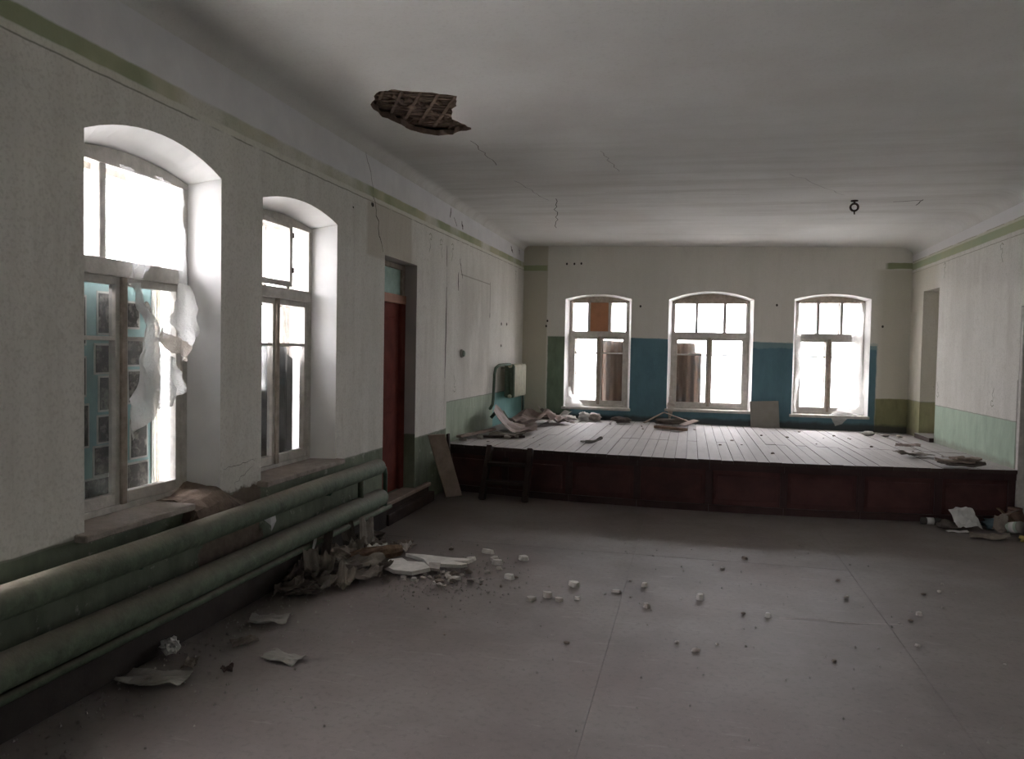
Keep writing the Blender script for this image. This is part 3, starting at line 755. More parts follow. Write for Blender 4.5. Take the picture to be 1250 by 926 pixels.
film('plastic_film', fr((4.10, 2.09, 4.19, 2.06), (4.03, 1.97, 4.225, 1.93, .03, .03), (3.93, 1.84, 4.275, 1.79, .06, .02), (4.04, 1.75, 4.235, 1.73, .06, .03), (4.13, 1.69, 4.175, 1.68, .03, .03)), M['film'], 'diamond shaped fold of cloudy film beside the white reveal', 4)
film('plastic_film', fr((3.865, 1.81, 3.88, 1.74, .07, .06), (3.95, 1.755, 3.95, 1.655, .08, .07), (4.06, 1.72, 4.04, 1.62, .08, .08), (4.17, 1.69, 4.09, 1.605, .05, .06)), M['film_beige'], 'dusty beige crease of film below the diamond shaped fold', 5)
film('plastic_film', fr((3.88, 1.66, 4.03, 1.62, .02, .03), (3.87, 1.55, 4.05, 1.56, .02, .03), (3.86, 1.46, 4.13, 1.44, .03, .05), (3.87, 1.38, 4.04, 1.40, .03, .03), (3.89, 1.33, 4.00, 1.35, .02, .02)), M['film'], 'ragged crumpled scrap of film over the bright gap, nearest window', 6, amp=.03)
def fb_(*rows): return [((r[0], D + .11 - (r[4] if len(r) > 4 else 0), r[1]), (r[2], D + .11 - (r[5] if len(r) > 5 else 0), r[3])) for r in rows]
film('plastic_film', fb_((2.52, 2.58, 2.62, 2.58), (2.55, 2.40, 2.68, 2.40), (2.50, 2.15, 2.67, 2.15), (2.50, 1.90, 2.66, 1.90), (2.49, 1.50, 2.68, 1.50), (2.46, 1.15, 2.69, 1.15, 0, .03), (2.42, .95, 2.71, .90, .05, .05), (2.30, .85, 2.70, .80, .06, .10), (2.18, .785, 2.62, .78, .15, .15), (2.22, .70, 2.42, .72, .20, .20), (2.26, .60, 2.36, .64, .21, .21)), M['film'], 'long film curtain down the right side of the rightmost back window', 7, disp=(0, 1, 0))
film('plastic_film', fb_((1.68, 2.52, 1.72, 2.52), (1.69, 2.30, 1.73, 2.30), (1.65, 2.05, 1.73, 2.05), (1.66, 1.80, 1.76, 1.80), (1.67, 1.50, 1.73, 1.50), (1.66, 1.20, 1.71, 1.20), (1.645, .95, 1.68, .95), (1.65, .80, 1.69, .80)), M['film'], 'thin ragged film strip at the left side of the rightmost back window', 8, disp=(0, 1, 0))
film('plastic_film', fb_((-2.09, 1.10, -2.05, 1.10), (-2.10, .98, -2.00, .98), (-2.10, .90, -1.88, .88, .02, .05), (-2.12, .82, -1.78, .80, .05, .12), (-2.10, .75, -1.80, .775, .20, .18)), M['film'], 'crumpled film heap in the lower left corner of the leftmost back window', 9, disp=(0, 1, 0), amp=.035)
film('plastic_film', fb_((-.335, 1.35, -.30, 1.35), (-.345, 1.10, -.29, 1.10), (-.36, .92, -.28, .92, .02, .02), (-.38, .84, -.22, .82, .10, .10), (-.37, .78, -.28, .78, .20, .20), (-.34, .58, -.31, .60, .20, .20)), M['film_beige'], 'twisted dusty film strip at the left side of the middle back window', 10, disp=(0, 1, 0))

# ------------------------------------------------------------------ doors
def dpart(root, name, b, mat, bevel=.004):
    o = box(name, b, mat, root, bevel); o.data.transform(Matrix.Translation(-root.location)); return o
d1 = struct(empty('door_1', (L - .17, 7.48, .2)))
dpart(d1, 'leaf', (L - .19, L - .15, 7.10, 7.80, .21, 2.18), M['door'])
for z0, z1 in ((.40, 1.05), (1.2, 2.02)): dpart(d1, 'panel', (L - .15, L - .138, 7.22, 7.68, z0, z1), M['door'])
dpart(d1, 'transom_rail', (L - .195, L - .115, 7.03, 7.92, 2.18, 2.27), M['door_rail'])
dpart(d1, 'transom_panel', (L - .18, L - .155, 7.10, 7.84, 2.27, 2.54), M['transom'])
dpart(d1, 'frame_post', (L - .195, L - .12, 7.80, 7.92, .21, 2.18), M['door']); dpart(d1, 'frame_post', (L - .195, L - .12, 7.035, 7.10, .21, 2.18), M['door'])
dpart(d1, 'frame_post', (L - .195, L - .13, 7.84, 7.92, 2.27, 2.59), M['frame_old']); dpart(d1, 'frame_post', (L - .195, L - .13, 7.035, 7.10, 2.27, 2.59), M['frame_old']); dpart(d1, 'head', (L - .195, L - .13, 7.10, 7.84, 2.54, 2.59), M['frame_old'])
st = empty('door_step', (L, 7.5, 0))
dpart(st, 'tread', (L - .135, L + .05, 6.97, 8.35, .165, .205), M['wood'], .006)
dpart(st, 'riser', (L + .0, L + .03, 6.99, 8.33, 0, .165), M['wood_dark'], .004)
dpart(st, 'lower_board', (L + .03, L + .10, 6.97, 8.33, 0, .11), M['wood_dark'], .006)
tag(st, 'worn wooden door step below the dark red door', 'step')
d2 = struct(empty('door_2', (R + .3, 12.28, .55)))
dpart(d2, 'leaf', (R + .30, R + .335, 11.99, 12.60, .57, 2.62), M['reveal'])
dpart(d2, 'frame_post', (R + .27, R + .335, 11.91, 11.99, .57, 2.69), M['card']); dpart(d2, 'frame_post', (R + .27, R + .335, 12.60, 12.655, .57, 2.69), M['jamb'])
dpart(d2, 'threshold', (R - .06, R + .33, 11.91, 12.655, .53, .60), M['plank'])
d3 = struct(empty('door_3', (R + .1, 8.6, 0)))
dpart(d3, 'leaf', (R + .11, R + .15, 8.2, 9.02, .01, 2.2), M['card'])
dpart(d3, 'frame_post', (R + .0, R + .15, 9.03, 9.095, 0, 2.26), M['frame']); dpart(d3, 'frame_post', (R + .0, R + .15, 8.155, 8.2, 0, 2.26), M['frame']); dpart(d3, 'head', (R + .0, R + .15, 8.2, 9.03, 2.2, 2.265), M['wood_dark'])

# ------------------------------------------------------------------ stage
def stage_y(x):
    u = (x - (L+R)/2)/((R-L)/2); return S - BOW*(1 - u*u)
def stage_z(x, y):
    t = (x-L)/(R-L); s = max(0, (y-S)/(D-S)); return SH - .045*t*s
sg = empty('stage', ((L+R)/2, S - BOW, 0)); SO = sg.location.copy()
def sbuild(m, name, mat, bevel=0.0, parent=None):
    o = m.build(name, mat, parent or sg, bevel=bevel); o.data.transform(Matrix.Translation(-SO)); return o
nb = 50; wbd = (R-L)/nb; YM = 10.55
for k in range(nb):
    xa, xb = L + k*wbd + .002, L + (k+1)*wbd - .002
    for row in (0, 1):
        dz = rnd.uniform(-.003, .002)
        ya = (stage_y(xa) - .03, stage_y(xb) - .03) if row == 0 else (YM + .003, YM + .003)
        yb = YM + rnd.uniform(-.004, 0) if row == 0 else D - .002
        V = []
        for (x, y0) in ((xa, ya[0]), (xb, ya[1])):
            for y in (y0, yb): V += [(x, y, stage_z(x, y) + dz - .04), (x, y, stage_z(x, y) + dz)]
        m = MB().add(V, [(0, 2, 3, 1), (4, 5, 7, 6), (0, 1, 5, 4), (2, 6, 7, 3), (0, 4, 6, 2), (1, 3, 7, 5)])
        sbuild(m, 'floor_plank', M['plank'])
def along(xa, xb, z0, z1, off, th, n=4):
    V, F = [], []
    for i in range(n+1):
        x = lerp(xa, xb, i/n); y = stage_y(x) + off
        V += [(x, y, z0), (x, y, z1), (x, y + th, z0), (x, y + th, z1)]
    for i in range(n):
        k = 4*i
        F += [(k, k+4, k+5, k+1), (k+2, k+3, k+7, k+6), (k+1, k+5, k+7, k+3), (k, k+2, k+6, k+4)]
    F += [(0, 1, 3, 2), (4*n, 4*n+2, 4*n+3, 4*n+1)]
    return MB().add(V, F)
np_ = 8; pw = (R-L)/np_
for k in range(np_):
    xa, xb = L + k*pw, L + (k+1)*pw
    sbuild(along(xa + .035, xb - .035, .07, .46, .03, .02), 'front_panel', M['stage_red'])
    sbuild(along(xa + .08, xb - .08, .13, .40, .022, .012), 'raised_field', M['stage_red'], .004)
    sbuild(along(xa + .002, xb - .002, .455, .528, -.008, .04), 'top_rail', M['stage_trim'])
    sbuild(along(xa + .002, xb - .002, 0, .075, -.004, .04), 'bottom_rail', M['stage_trim'])
for k in range(np_ + 1):
    x = min(max(L + k*pw, L + .04), R - .04); sbuild(along(x - .037, x + .037, .075, .455, .002, .035, 1), 'stile', M['stage_trim'], .003)
tag(sg, 'low wooden stage with dusty plank floor and dark red panelled front', 'stage')

# wooden steps leaning on the stage front
ld = empty('stage_ladder', (-2.07, 8.70, 0)); LO = ld.location.copy()
def lpart(m, name, mat, bevel=.004):
    o = m.build(name, mat, ld, bevel=bevel); o.data.transform(Matrix.Translation(-LO)); return o
for x in (-2.29, -1.79):
    yt = stage_y(x) - .11
    lpart(MB().beam((x, 8.54, 0.0), (x + .02, yt - .01, .585), .06, .12, (0, 1, 0)), 'stringer', M['wood_dark'])
for z in (.20, .40):
    t = z/.585; y = lerp(8.54, stage_y(-2.1) - .13, t)
    lpart(MB().box(-2.255, -1.81, y - .08, y + .07, z - .02, z + .02), 'tread', M['wood_dark'])
tag(ld, 'short dark wooden ladder steps leaning on the stage front', 'steps')

# ------------------------------------------------------------------ heating
hp = empty('heating_pipe_register', (L + .15, 4, .5)); HO = hp.location.copy()
def hpart(m, name, mat, par=hp, org=HO, smooth=True):
    o = m.build(name, mat, par, smooth); o.data.transform(Matrix.Translation(-org)); return o
xp = L + .155
def bigpipe(z, r, y1):
    ys = [YB + .05] + [YB + .05 + k*(y1 - .05 - YB - .05)/12 for k in range(1, 13)] + [y1 - .02, y1]
    rr = [r]*13 + [r*.88, r*.45]
    return MB().tube([(xp, y, z + .006*math.sin(y*1.3)) for y in ys], rr, 18)
hpart(bigpipe(.632, .072, 6.60), 'upper_pipe', M['pipe']); hpart(bigpipe(.345, .078, 6.66), 'lower_pipe', M['pipe'])
hpart(MB().tube([(xp - .02, YB + .05, .215), (xp - .02, 4.0, .215), (xp - .02, 5.2, .22), (xp - .02, 6.9, .215)], .024, 10), 'return_pipe', M['pipe'])
hpart(MB().tube([(xp, 6.18, .41), (xp, 6.18, .57)], .026, 10), 'connecting_pipe', M['pipe'])
hpart(MB().tube([(xp + .01, 6.60, .63), (xp + .02, 6.66, .61), (xp + .02, 6.68, .56), (xp + .02, 6.68, .26)], .020, 10), 'end_riser', M['pipe_thin'])
for y in (2.4, 3.45, 5.6):
    hpart(MB().tube([(L, y, .55), (xp, y, .555), (xp + .03, y, .60)], .014, 8), 'wall_bracket', M['pipe_thin'])
    hpart(MB().tube([(L, y, .26), (xp, y, .262), (xp + .04, y, .31)], .014, 8), 'wall_bracket', M['pipe_thin'])
tag(hp, 'two thick dusty green heating pipes along the left wall', 'heating pipe')
fk = mesh_obj('paint_flake', [(L+.012, 4.86, .50), (L+.03, 4.92, .52), (L+.02, 5.0, .53), (L+.05, 4.97, .47), (L+.03, 4.94, .40), (L+.05, 4.90, .45)], [(0, 1, 5), (1, 2, 3), (1, 3, 5), (5, 3, 4)], M['paper_white'], wl, fix=False)

ra = empty('radiator', (L + .12, 12.5, 1.0)); RO = ra.location.copy()
y0r, y1r = 11.65, 12.55
nsec = 10
for k in range(nsec):
    y = lerp(y0r, y1r, (k+.5)/nsec)
    m = MB(); w = (y1r-y0r)/nsec*.46
    m.tube([(L + .205, y, .985), (L + .205, y, 1.01), (L + .205, y, 1.47), (L + .205, y, 1.50)], [w*.5, w, w, w*.5], 8)
    m.tube([(L + .12, y, .985), (L + .12, y, 1.01), (L + .12, y, 1.47), (L + .12, y, 1.50)], [w*.5, w, w, w*.5], 8)
    m.box(L + .12, L + .205, y - w*.35, y + w*.35, 1.0, 1.49)
    hpart(m, 'section', M['rad'] if k else M['rad_dark'], ra, RO)
hpart(MB().tube([(L + .18, y0r - .03, 1.475), (L + .18, y1r + .03, 1.475)], .03, 8), 'top_header', M['rad'], ra, RO)
hpart(MB().tube([(L + .18, y0r - .03, 1.01), (L + .18, y1r + .03, 1.01)], .03, 8), 'bottom_header', M['rad'], ra, RO)
hpart(MB().tube([(L + .18, y1r + .02, 1.475), (L + .18, y1r + .08, 1.475)], .035, 8), 'end_plug', M['rad_dark'], ra, RO)
hpart(MB().tube([(L + .18, y0r - .02, 1.50), (L + .16, 11.45, 1.50), (L + .10, 11.24, 1.49), (L + .07, 11.17, 1.45), (L + .06, 11.14, 1.36), (L + .06, 11.10, 1.00), (L + .06, 11.06, .92), (L + .05, 10.95, .86)], .022, 8), 'feed_pipe', M['pipe_thin'], ra, RO)
hpart(MB().tube([(L + .04, 11.06, .72), (L + .10, 11.10, .80), (L + .18, 11.22, .80), (L + .22, 11.32, .70), (L + .22, 11.34, .575)], .026, 8), 'return_bend', M['pipe_thin'], ra, RO)
hpart(MB().tube([(L + .18, y1r + .04, 1.0), (L + .18, y1r + .08, .9), (L + .18, y1r + .08, .57)], .02, 8), 'drain_pipe', M['pipe_thin'], ra, RO)
for y in (11.8, 12.4): hpart(MB().tube([(L, y, 1.44), (L + .2, y, 1.44)], .012, 6), 'wall_hook', M['pipe_thin'], ra, RO)
tag(ra, 'cream cast iron radiator on the left wall in the stage corner', 'radiator')
sw = empty('wall_socket', (L, 9.62, 1.66))
for nm, dx, r, mt in (('base_plate', .015, .055, M['card']), ('cover', .035, .042, M['rad_dark'])):
    m = MB().tube([(0, 0, 0), (dx, 0, 0), (dx + .01, 0, 0)], [r, r, r*.8], 14); m.build(nm, mt, sw, True)
tag(sw, 'round grey wall socket beside the tall crack', 'socket')

# ------------------------------------------------------------------ loose boards, sheets and debris
def prism(name, poly, z0, th, mat, loc, rz=0, tilt=(0, 0), jit=.0, tp=.985):
    n = len(poly); V = [(x, y, 0) for x, y in poly] + [(x*tp + rnd.uniform(-jit, jit), y*tp + rnd.uniform(-jit, jit), th) for x, y in poly]
    F = [tuple(range(n))[::-1], tuple(range(n, 2*n))] + [(i, (i+1) % n, n+(i+1) % n, n+i) for i in range(n)]
    o = mesh_obj(name, V, F, mat); rot = Matrix.Rotation(rz, 4, 'Z') @ Matrix.Rotation(tilt[0], 4, 'X') @ Matrix.Rotation(tilt[1], 4, 'Y')
    o.data.transform(rot); o.location = (loc[0], loc[1], 0)
    zz = min(v.co.z for v in o.data.vertices); o.location.z = z0 - zz
    return o
def rpoly(rx, ry, n, seed):
    r = random.Random(seed); return [(rx*math.cos(2*math.pi*k/n + r.uniform(-.2, .2))*r.uniform(.7, 1.1), ry*math.sin(2*math.pi*k/n + r.uniform(-.2, .2))*r.uniform(.7, 1.1)) for k in range(n)]
def sheet(name, w, d, mat, loc, rz, curl, seed=1, n=10, amp=.03, th=.004, rough_edge=.06):
    """curled sheet lying on the ground; curl(u,v)->height"""
    r = random.Random(seed); V, F = [], []
    for s in (0, 1):
        for i in range(n+1):
            for j in range(n+1):
                u, v = i/n - .5, j/n - .5
                e = 1 - rough_edge*(mnoise.noise(Vector((u*9 + seed, v*9, seed*.7))) + .5) if max(abs(u), abs(v)) > .49 else 1
                z = curl(u, v) + amp*mnoise.noise(Vector((u*3 + seed, v*3, seed*1.3))) + amp*.4*mnoise.noise(Vector((u*8 + seed, v*8, seed*1.9)))
                V.append((u*w*e, v*d*e, z + th*s))
    m = (n+1)**2
    for i in range(n):
        for j in range(n):
            k = i*(n+1)+j; F += [(k, k+n+1, k+n+2, k+1), (m+k, m+k+1, m+k+n+2, m+k+n+1)]
    ring = [i*(n+1) for i in range(n)] + [n*(n+1)+j for j in range(n)] + [i*(n+1)+n for i in range(n, 0, -1)] + [j for j in range(n, 0, -1)]
    for a, b in zip(ring, ring[1:] + ring[:1]): F.append((a, b, m+b, m+a))
    o = mesh_obj(name, V, F, mat, smooth=False)
    zz = min(v[2] for v in V); o.location = (loc[0], loc[1], loc[2] - zz); o.rotation_euler = (0, 0, rz); return o
def lump(name, sx, sy, sz, mat, loc, rz, seed, sub=3, amp=.45, freq=1.6, smooth=True):
    v, f = lump_vf(seed, sx, sy, sz, sub, amp, freq)
    o = mesh_obj(name, v, f, mat, smooth=smooth); zz = min(p.z for p in v)*.72
    for w_ in o.data.vertices: w_.co.z = max(w_.co.z, zz)
    o.location = (loc[0], loc[1], loc[2] - zz); o.rotation_euler = (0, 0, rz); return o

# plank leaning in the corner by the stage
b0, b1 = Vector((-2.66, 8.66, 0)), Vector((-2.80, 8.40, .74))
wv = Vector((.115, .13, 0)); nv = (b1-b0).cross(wv).normalized()*.012
V = [p + wv*s*.62 + nv*t for p in (b0, b1) for s in (-1, 1) for t in (-1, 1)]
lo = min(v.z for v in V)
o = mesh_obj('leaning_plank', [v - Vector((0, 0, lo)) for v in V], BOXF, M['wood']); tag(o, 'wide grey brown plank leaning between the door step and stage', 'plank')
o = MB().beam((-2.78, 8.93, 0), (-2.82, 8.90, .70), .03, .06, (0, 1, 0)).build('upright_batten', M['wood_dark'], bevel=.004); tag(o, 'thin dark upright batten at the left end of the stage', 'batten')
# square panel leaning under the back wall
o = MB().beam((1.195, D - .12, SH - .03), (1.175, D - .012, .965), .45, .012, (0, 1, 0)).build('fibreboard_panel', M['card'], bevel=.003); tag(o, 'grey square fibreboard panel leaning on the blue wall', 'panel')
# stage debris, left
zs_ = SH + .001
o = sheet('curled_sheet', .62, .85, M['lino'], (-2.40, 10.75, zs_), .2, lambda u, v: .36*max(0, -u*1.7)**1.6 + .03*v, 3, amp=.06, th=.006); tag(o, 'brown sheet with its left edge curled up on the stage', 'curled sheet')
o = sheet('curled_sheet', .60, .75, M['lino'], (-2.42, 11.65, zs_), -.3, lambda u, v: .10*max(0, v*1.6)**1.5 + .05*max(0, -u), 5, amp=.12, th=.006); tag(o, 'buckled brown sheet below the radiator on the stage', 'curled sheet')
o = sheet('curled_sheet', .45, .60, M['lino'], (-2.10, 12.25, zs_), .5, lambda u, v: .22*max(0, -u*1.8)**1.3, 6, amp=.09, th=.006); tag(o, 'smaller warped brown sheet beside the radiator pile, farthest in', 'curled sheet')
o = sheet('curled_sheet', .5, .35, M['paper_brown'], (-2.35, 10.0, zs_), .15, lambda u, v: .03*max(0, u*2)**2, 8, amp=.035); tag(o, 'thin torn paper sheet near the stage edge above the ladder', 'torn paper')
o = MB().beam((-2.82, 9.35, zs_ + .05), (-2.62, 10.35, zs_ + .06), .07, .03).build('loose_board', M['wood'], bevel=.004); tag(o, 'pale loose board along the left wall on the stage edge', 'board')
o = MB().beam((-2.70, 9.75, zs_ + .02), (-2.10, 9.95, zs_ + .02), .06, .03).build('broken_batten', M['wood_dark'], bevel=.004); tag(o, 'dark broken batten lying near the left stage edge', 'batten')
for k, (x, y, s) in enumerate(((-2.62, 9.62, .07), (-2.30, 9.80, .05), (-2.2, 9.9, .045), (-2.75, 9.30, .06))):
    o = prism('plaster_piece', rpoly(s, s*.8, 6, 90+k), zs_, .03, M['plaster_grey'], (x, y), k, (.2, .1), .01); tag(o, 'small plaster piece at the left end of the stage', 'plaster piece', 'plaster pieces on the left stage end')
# white rags near the back left
for k, (x, y, sx, sz, mt, lb) in enumerate(((-1.98, 12.85, .16, .06, 'plaster_white', 'flat white rag left of the heap below the leftmost back window'),
                                   (-1.72, 12.95, .13, .10, 'paper_white', 'bulky white crumpled rag below the leftmost back window'),
                                   (-1.55, 12.98, .15, .09, 'plaster_grey', 'greyish crumpled rag at the right of the white heap'))):
    o = lump('crumpled_rag', sx*.8, .10, sz*.75, M[mt], (x, y, zs_), k, 20+k, 3, .6, 2.2); tag(o, lb, 'rag')
o = sheet('cardboard_scrap', .35, .25, M['card'], (-2.15, 13.0, zs_), .7, lambda u, v: .14*max(0, u*1.6), 12, amp=.03); tag(o, 'bent grey cardboard scrap left of the white rags', 'cardboard')
o = lump('dark_rag', .22, .14, .05, M['rag'], (-2.35, 13.02, zs_), .2, 31, 3, .5); tag(o, 'flat dark rag in the far left stage corner', 'rag')
# planks and strips in the middle back
o = MB().beam((-.50, 12.12, zs_ + .02), (-.06, 11.78, zs_ + .02), .12, .04).build('short_plank', M['rotten'], bevel=.005); tag(o, 'short reddish brown plank lying on the stage', 'plank')
o = MB().beam((-.12, 12.50, zs_ + .02), (.10, 12.60, zs_ + .10), .22, .012).build('pale_offcut', M['lino'], bevel=.003); tag(o, 'pale offcut board behind the short brown plank', 'board')
o = MB().beam((-.72, 12.70, zs_ + .02), (-.42, 12.95, zs_ + .18), .05, .012).build('bent_slat', M['wood'], bevel=.003); tag(o, 'pale slat sticking up from the stage rubbish, left one', 'slat')
o = MB().beam((-.42, 12.97, zs_ + .18), (.02, 12.75, zs_ + .05), .05, .012).build('bent_slat', M['wood'], bevel=.003); tag(o, 'pale slat sloping down to the right on the stage rubbish', 'slat')
o = lump('dark_rag', .30, .12, .05, M['rag'], (-.25, 12.85, zs_), .1, 33, 3, .5); tag(o, 'dark rag under the two sloping slats', 'rag')
o = lump('dark_rag', .16, .10, .05, M['rag'], (-1.08, 12.75, zs_), .3, 34, 3, .6); tag(o, 'small dark rag on the stage left of the slats', 'rag')
o = sheet('paper_scrap', .28, .16, M['card'], (-1.2, 9.75, zs_), .2, lambda u, v: .05*max(0, u*2)**2, 14, amp=.03); tag(o, 'crumpled grey paper scrap near the stage edge', 'paper scrap')
o = sheet('paper_scrap', .42, .22, M['paper_brown'], (2.55, 9.85, zs_), .5, lambda u, v: .03*max(0, -u*2), 15, amp=.035); tag(o, 'flat torn paper scrap on the right of the stage', 'paper scrap')
o = sheet('paper_scrap', .30, .16, M['lino'], (2.75, 10.9, zs_), -.3, lambda u, v: .02*u, 16, amp=.03); tag(o, 'thin strip scrap before the side doorway', 'paper scrap')
for k, (x, y, s) in enumerate(((2.62, 12.6, .10), (2.85, 12.5, .06), (3.02, 12.45, .05))):
    o = lump('plaster_lump', s, s*.7, s*.4, M['plaster_white' if k == 0 else 'plaster_grey'], (x, y, stage_z(x, y)), k, 40+k, 2, .5); tag(o, ('white plaster lump lying in the far right stage corner', 'grey plaster lump beside the white one in the far right corner', 'grey plaster lump nearest the side doorway')[k], 'plaster lump')
fl_ = empty('folded_tarpaulin', (2.80, 9.02, SH)); 
for k, (dx, dy, w, d, rz) in enumerate(((0, 0, .42, .20, .15), (-.06, .03, .36, .18, -.1), (.05, .05, .28, .16, .3))):
    s_ = sheet('fold', w, d, M['wood' if k else 'rag'], (dx, dy, .012 + .026*k), rz, lambda u, v: .015*u*u*4, 50+k, amp=.02, th=.02); s_.parent = fl_
tag(fl_, 'flat folded brown bundle on the right stage edge', 'bundle')
for k in range(26):
    x, y = rnd.uniform(-2.6, 3.1), rnd.uniform(9.2, 12.8); s = rnd.uniform(.012, .03)
    o = lump('stage_crumb', s, s*.8, s*.5, M['rubble' if k % 2 else 'plaster_grey'], (x, y, stage_z(x, y)), k, 60+k, 1, .5, smooth=False); tag(o, 'tiny crumb scattered on the dusty stage planks', 'debris crumb', 'crumbs on the stage')

# floor debris by the left wall
for k, (x, y, sx, sy, sz, mt, lb) in enumerate((
        (-2.60, 4.90, .13, .10, .035, 'rag', 'dark flat rag at the near end of the wall rubbish'),
        (-2.66, 5.18, .14, .13, .065, 'rag', 'large dark crumpled rag under the lower pipe'),
        (-2.46, 5.36, .16, .12, .045, 'rag', 'grey crumpled cloth in the middle of the wall rubbish'),
        (-2.66, 5.62, .14, .14, .075, 'rubble', 'brown rubble lump behind the grey cloth near the wall'),
        (-2.52, 6.02, .14, .11, .05, 'rubble', 'brown rubble lump beyond the rotten timber'),
        (-2.66, 6.22, .13, .12, .07, 'rag', 'dark rag heap at the far end of the wall rubbish'),
        (-2.36, 6.22, .12, .09, .03, 'rubble', 'low rubble lump at the far end of the debris'))):
    o = lump('rubbish_lump', sx, sy, sz, M[mt], (x, y, 0), k*1.3, 70+k, 3, .7, 2.6, smooth=False); tag(o, lb, 'rubbish')
for k, (x, y, z, w, d, rz, c, mt, lb) in enumerate((
        (-2.64, 4.80, .01, .20, .12, .5, .30, 'rag', 'dark curled strip at the near tip of the debris pile'),
        (-2.46, 4.95, .01, .20, .15, .4, .30, 'paper_brown', 'curled wallpaper piece second from the near tip'),
        (-2.36, 5.06, .01, .13, .14, 1.4, .55, 'paper_brown', 'small leaf shaped curl at the front edge of the pile'),
        (-2.54, 5.12, .03, .15, .13, 1.2, .60, 'paper_brown', 'upright curled wallpaper piece beside the large dark rag'),
        (-2.60, 5.06, .07, .10, .12, 2.4, .70, 'paper_brown', 'pale rolled flake standing behind the upright curl'),
        (-2.30, 5.22, .01, .30, .18, .1, .14, 'rag', 'folded grey cloth flap on the front of the debris pile'),
        (-2.40, 5.48, .03, .36, .24, .7, .16, 'paper_brown', 'broad sagging wallpaper sheet over the debris pile'),
        (-2.22, 5.40, .01, .16, .12, -.4, .35, 'rag', 'dark pointed flap at the right of the broad sheet'),
        (-2.74, 5.30, .05, .09, .08, .3, .9, 'paper_white', 'small pale curl of paper under the thin pipe'),
        (-2.69, 5.44, .04, .07, .14, 1.0, 1.1, 'paper_brown', 'narrow twisted paper strip standing against the pipe'),
        (-2.56, 5.70, .05, .18, .12, 1.7, .4, 'paper_brown', 'small wallpaper curl behind the broad sheet'),
        (-2.44, 5.86, .06, .16, .10, .3, .12, 'plaster_white', 'pale flat flake lying on rubble behind the rotten timber'),
        (-2.60, 6.02, .05, .13, .12, 2.1, .75, 'plaster_grey', 'pale curled flake standing at the back of the pile'),
        (-2.70, 5.92, .05, .12, .16, 2.8, .8, 'rag', 'dark curl close to the wall at the back of the pile'),
        (-2.30, 6.06, .02, .14, .09, .9, .2, 'plaster_grey', 'greyish flake between the rotten timber and far rubble'),
        (-2.80 + .06, 5.02, .02, .10, .20, .2, .5, 'rag', 'dark hanging strip beneath the lower pipe'))):
    o = sheet('wallpaper_scrap', w, d, M[mt], (x, y, z), rz, lambda u, v, c=c: c*.45*max(0, u + .1)**1.5 + .12*c*abs(v), 110+k, amp=.05); tag(o, lb, 'wallpaper scrap')
# rotten timber
m = MB(); path = [(-2.56, 5.58, .07), (-2.46, 5.70, .075), (-2.36, 5.83, .075), (-2.27, 5.93, .07)]
m.tube(path, [.055, .07, .065, .045], 10)
for i, p in enumerate(m.v): q = Vector(p); e = mnoise.noise(q*19)*.025; m.v[i] = (q.x + e, q.y - e, max(.003, q.z*.9 + e))
o = m.build('rotten_timber', M['rotten']); tag(o, 'short chunk of rotten brown timber beside white plaster slabs', 'timber')
# plaster slabs
o = prism('plaster_slab', [(-.22, -.02), (-.20, .10), (-.12, .16), (-.04, .08), (.10, .08), (.20, -.04), (.10, -.16), (-.06, -.14)], .02, .028, M['plaster_white'], (-2.07, 5.58), -.05, (.05, -.04)); tag(o, 'large white plaster slab nearest the rotten timber', 'plaster slab')
o = prism('plaster_slab', [(-.26, .08), (-.10, .09), (.14, .07), (.30, .09), (.27, .03), (.16, .0), (.28, -.04), (.24, -.08), (.08, -.10), (.0, -.15), (-.08, -.02)], .025, .026, M['plaster_white'], (-1.93, 5.78), .05, (.05, .02)); tag(o, 'large jagged white plaster slab, the farther of the two', 'plaster slab')
o = prism('plaster_slab', [(-.04, -.05), (.04, -.06), (.05, .06), (-.04, .05)], .03, .02, M['plaster_grey'], (-1.87, 5.60), .3, (.15, .1)); tag(o, 'small grey plaster chip propped between the two white slabs', 'plaster slab')
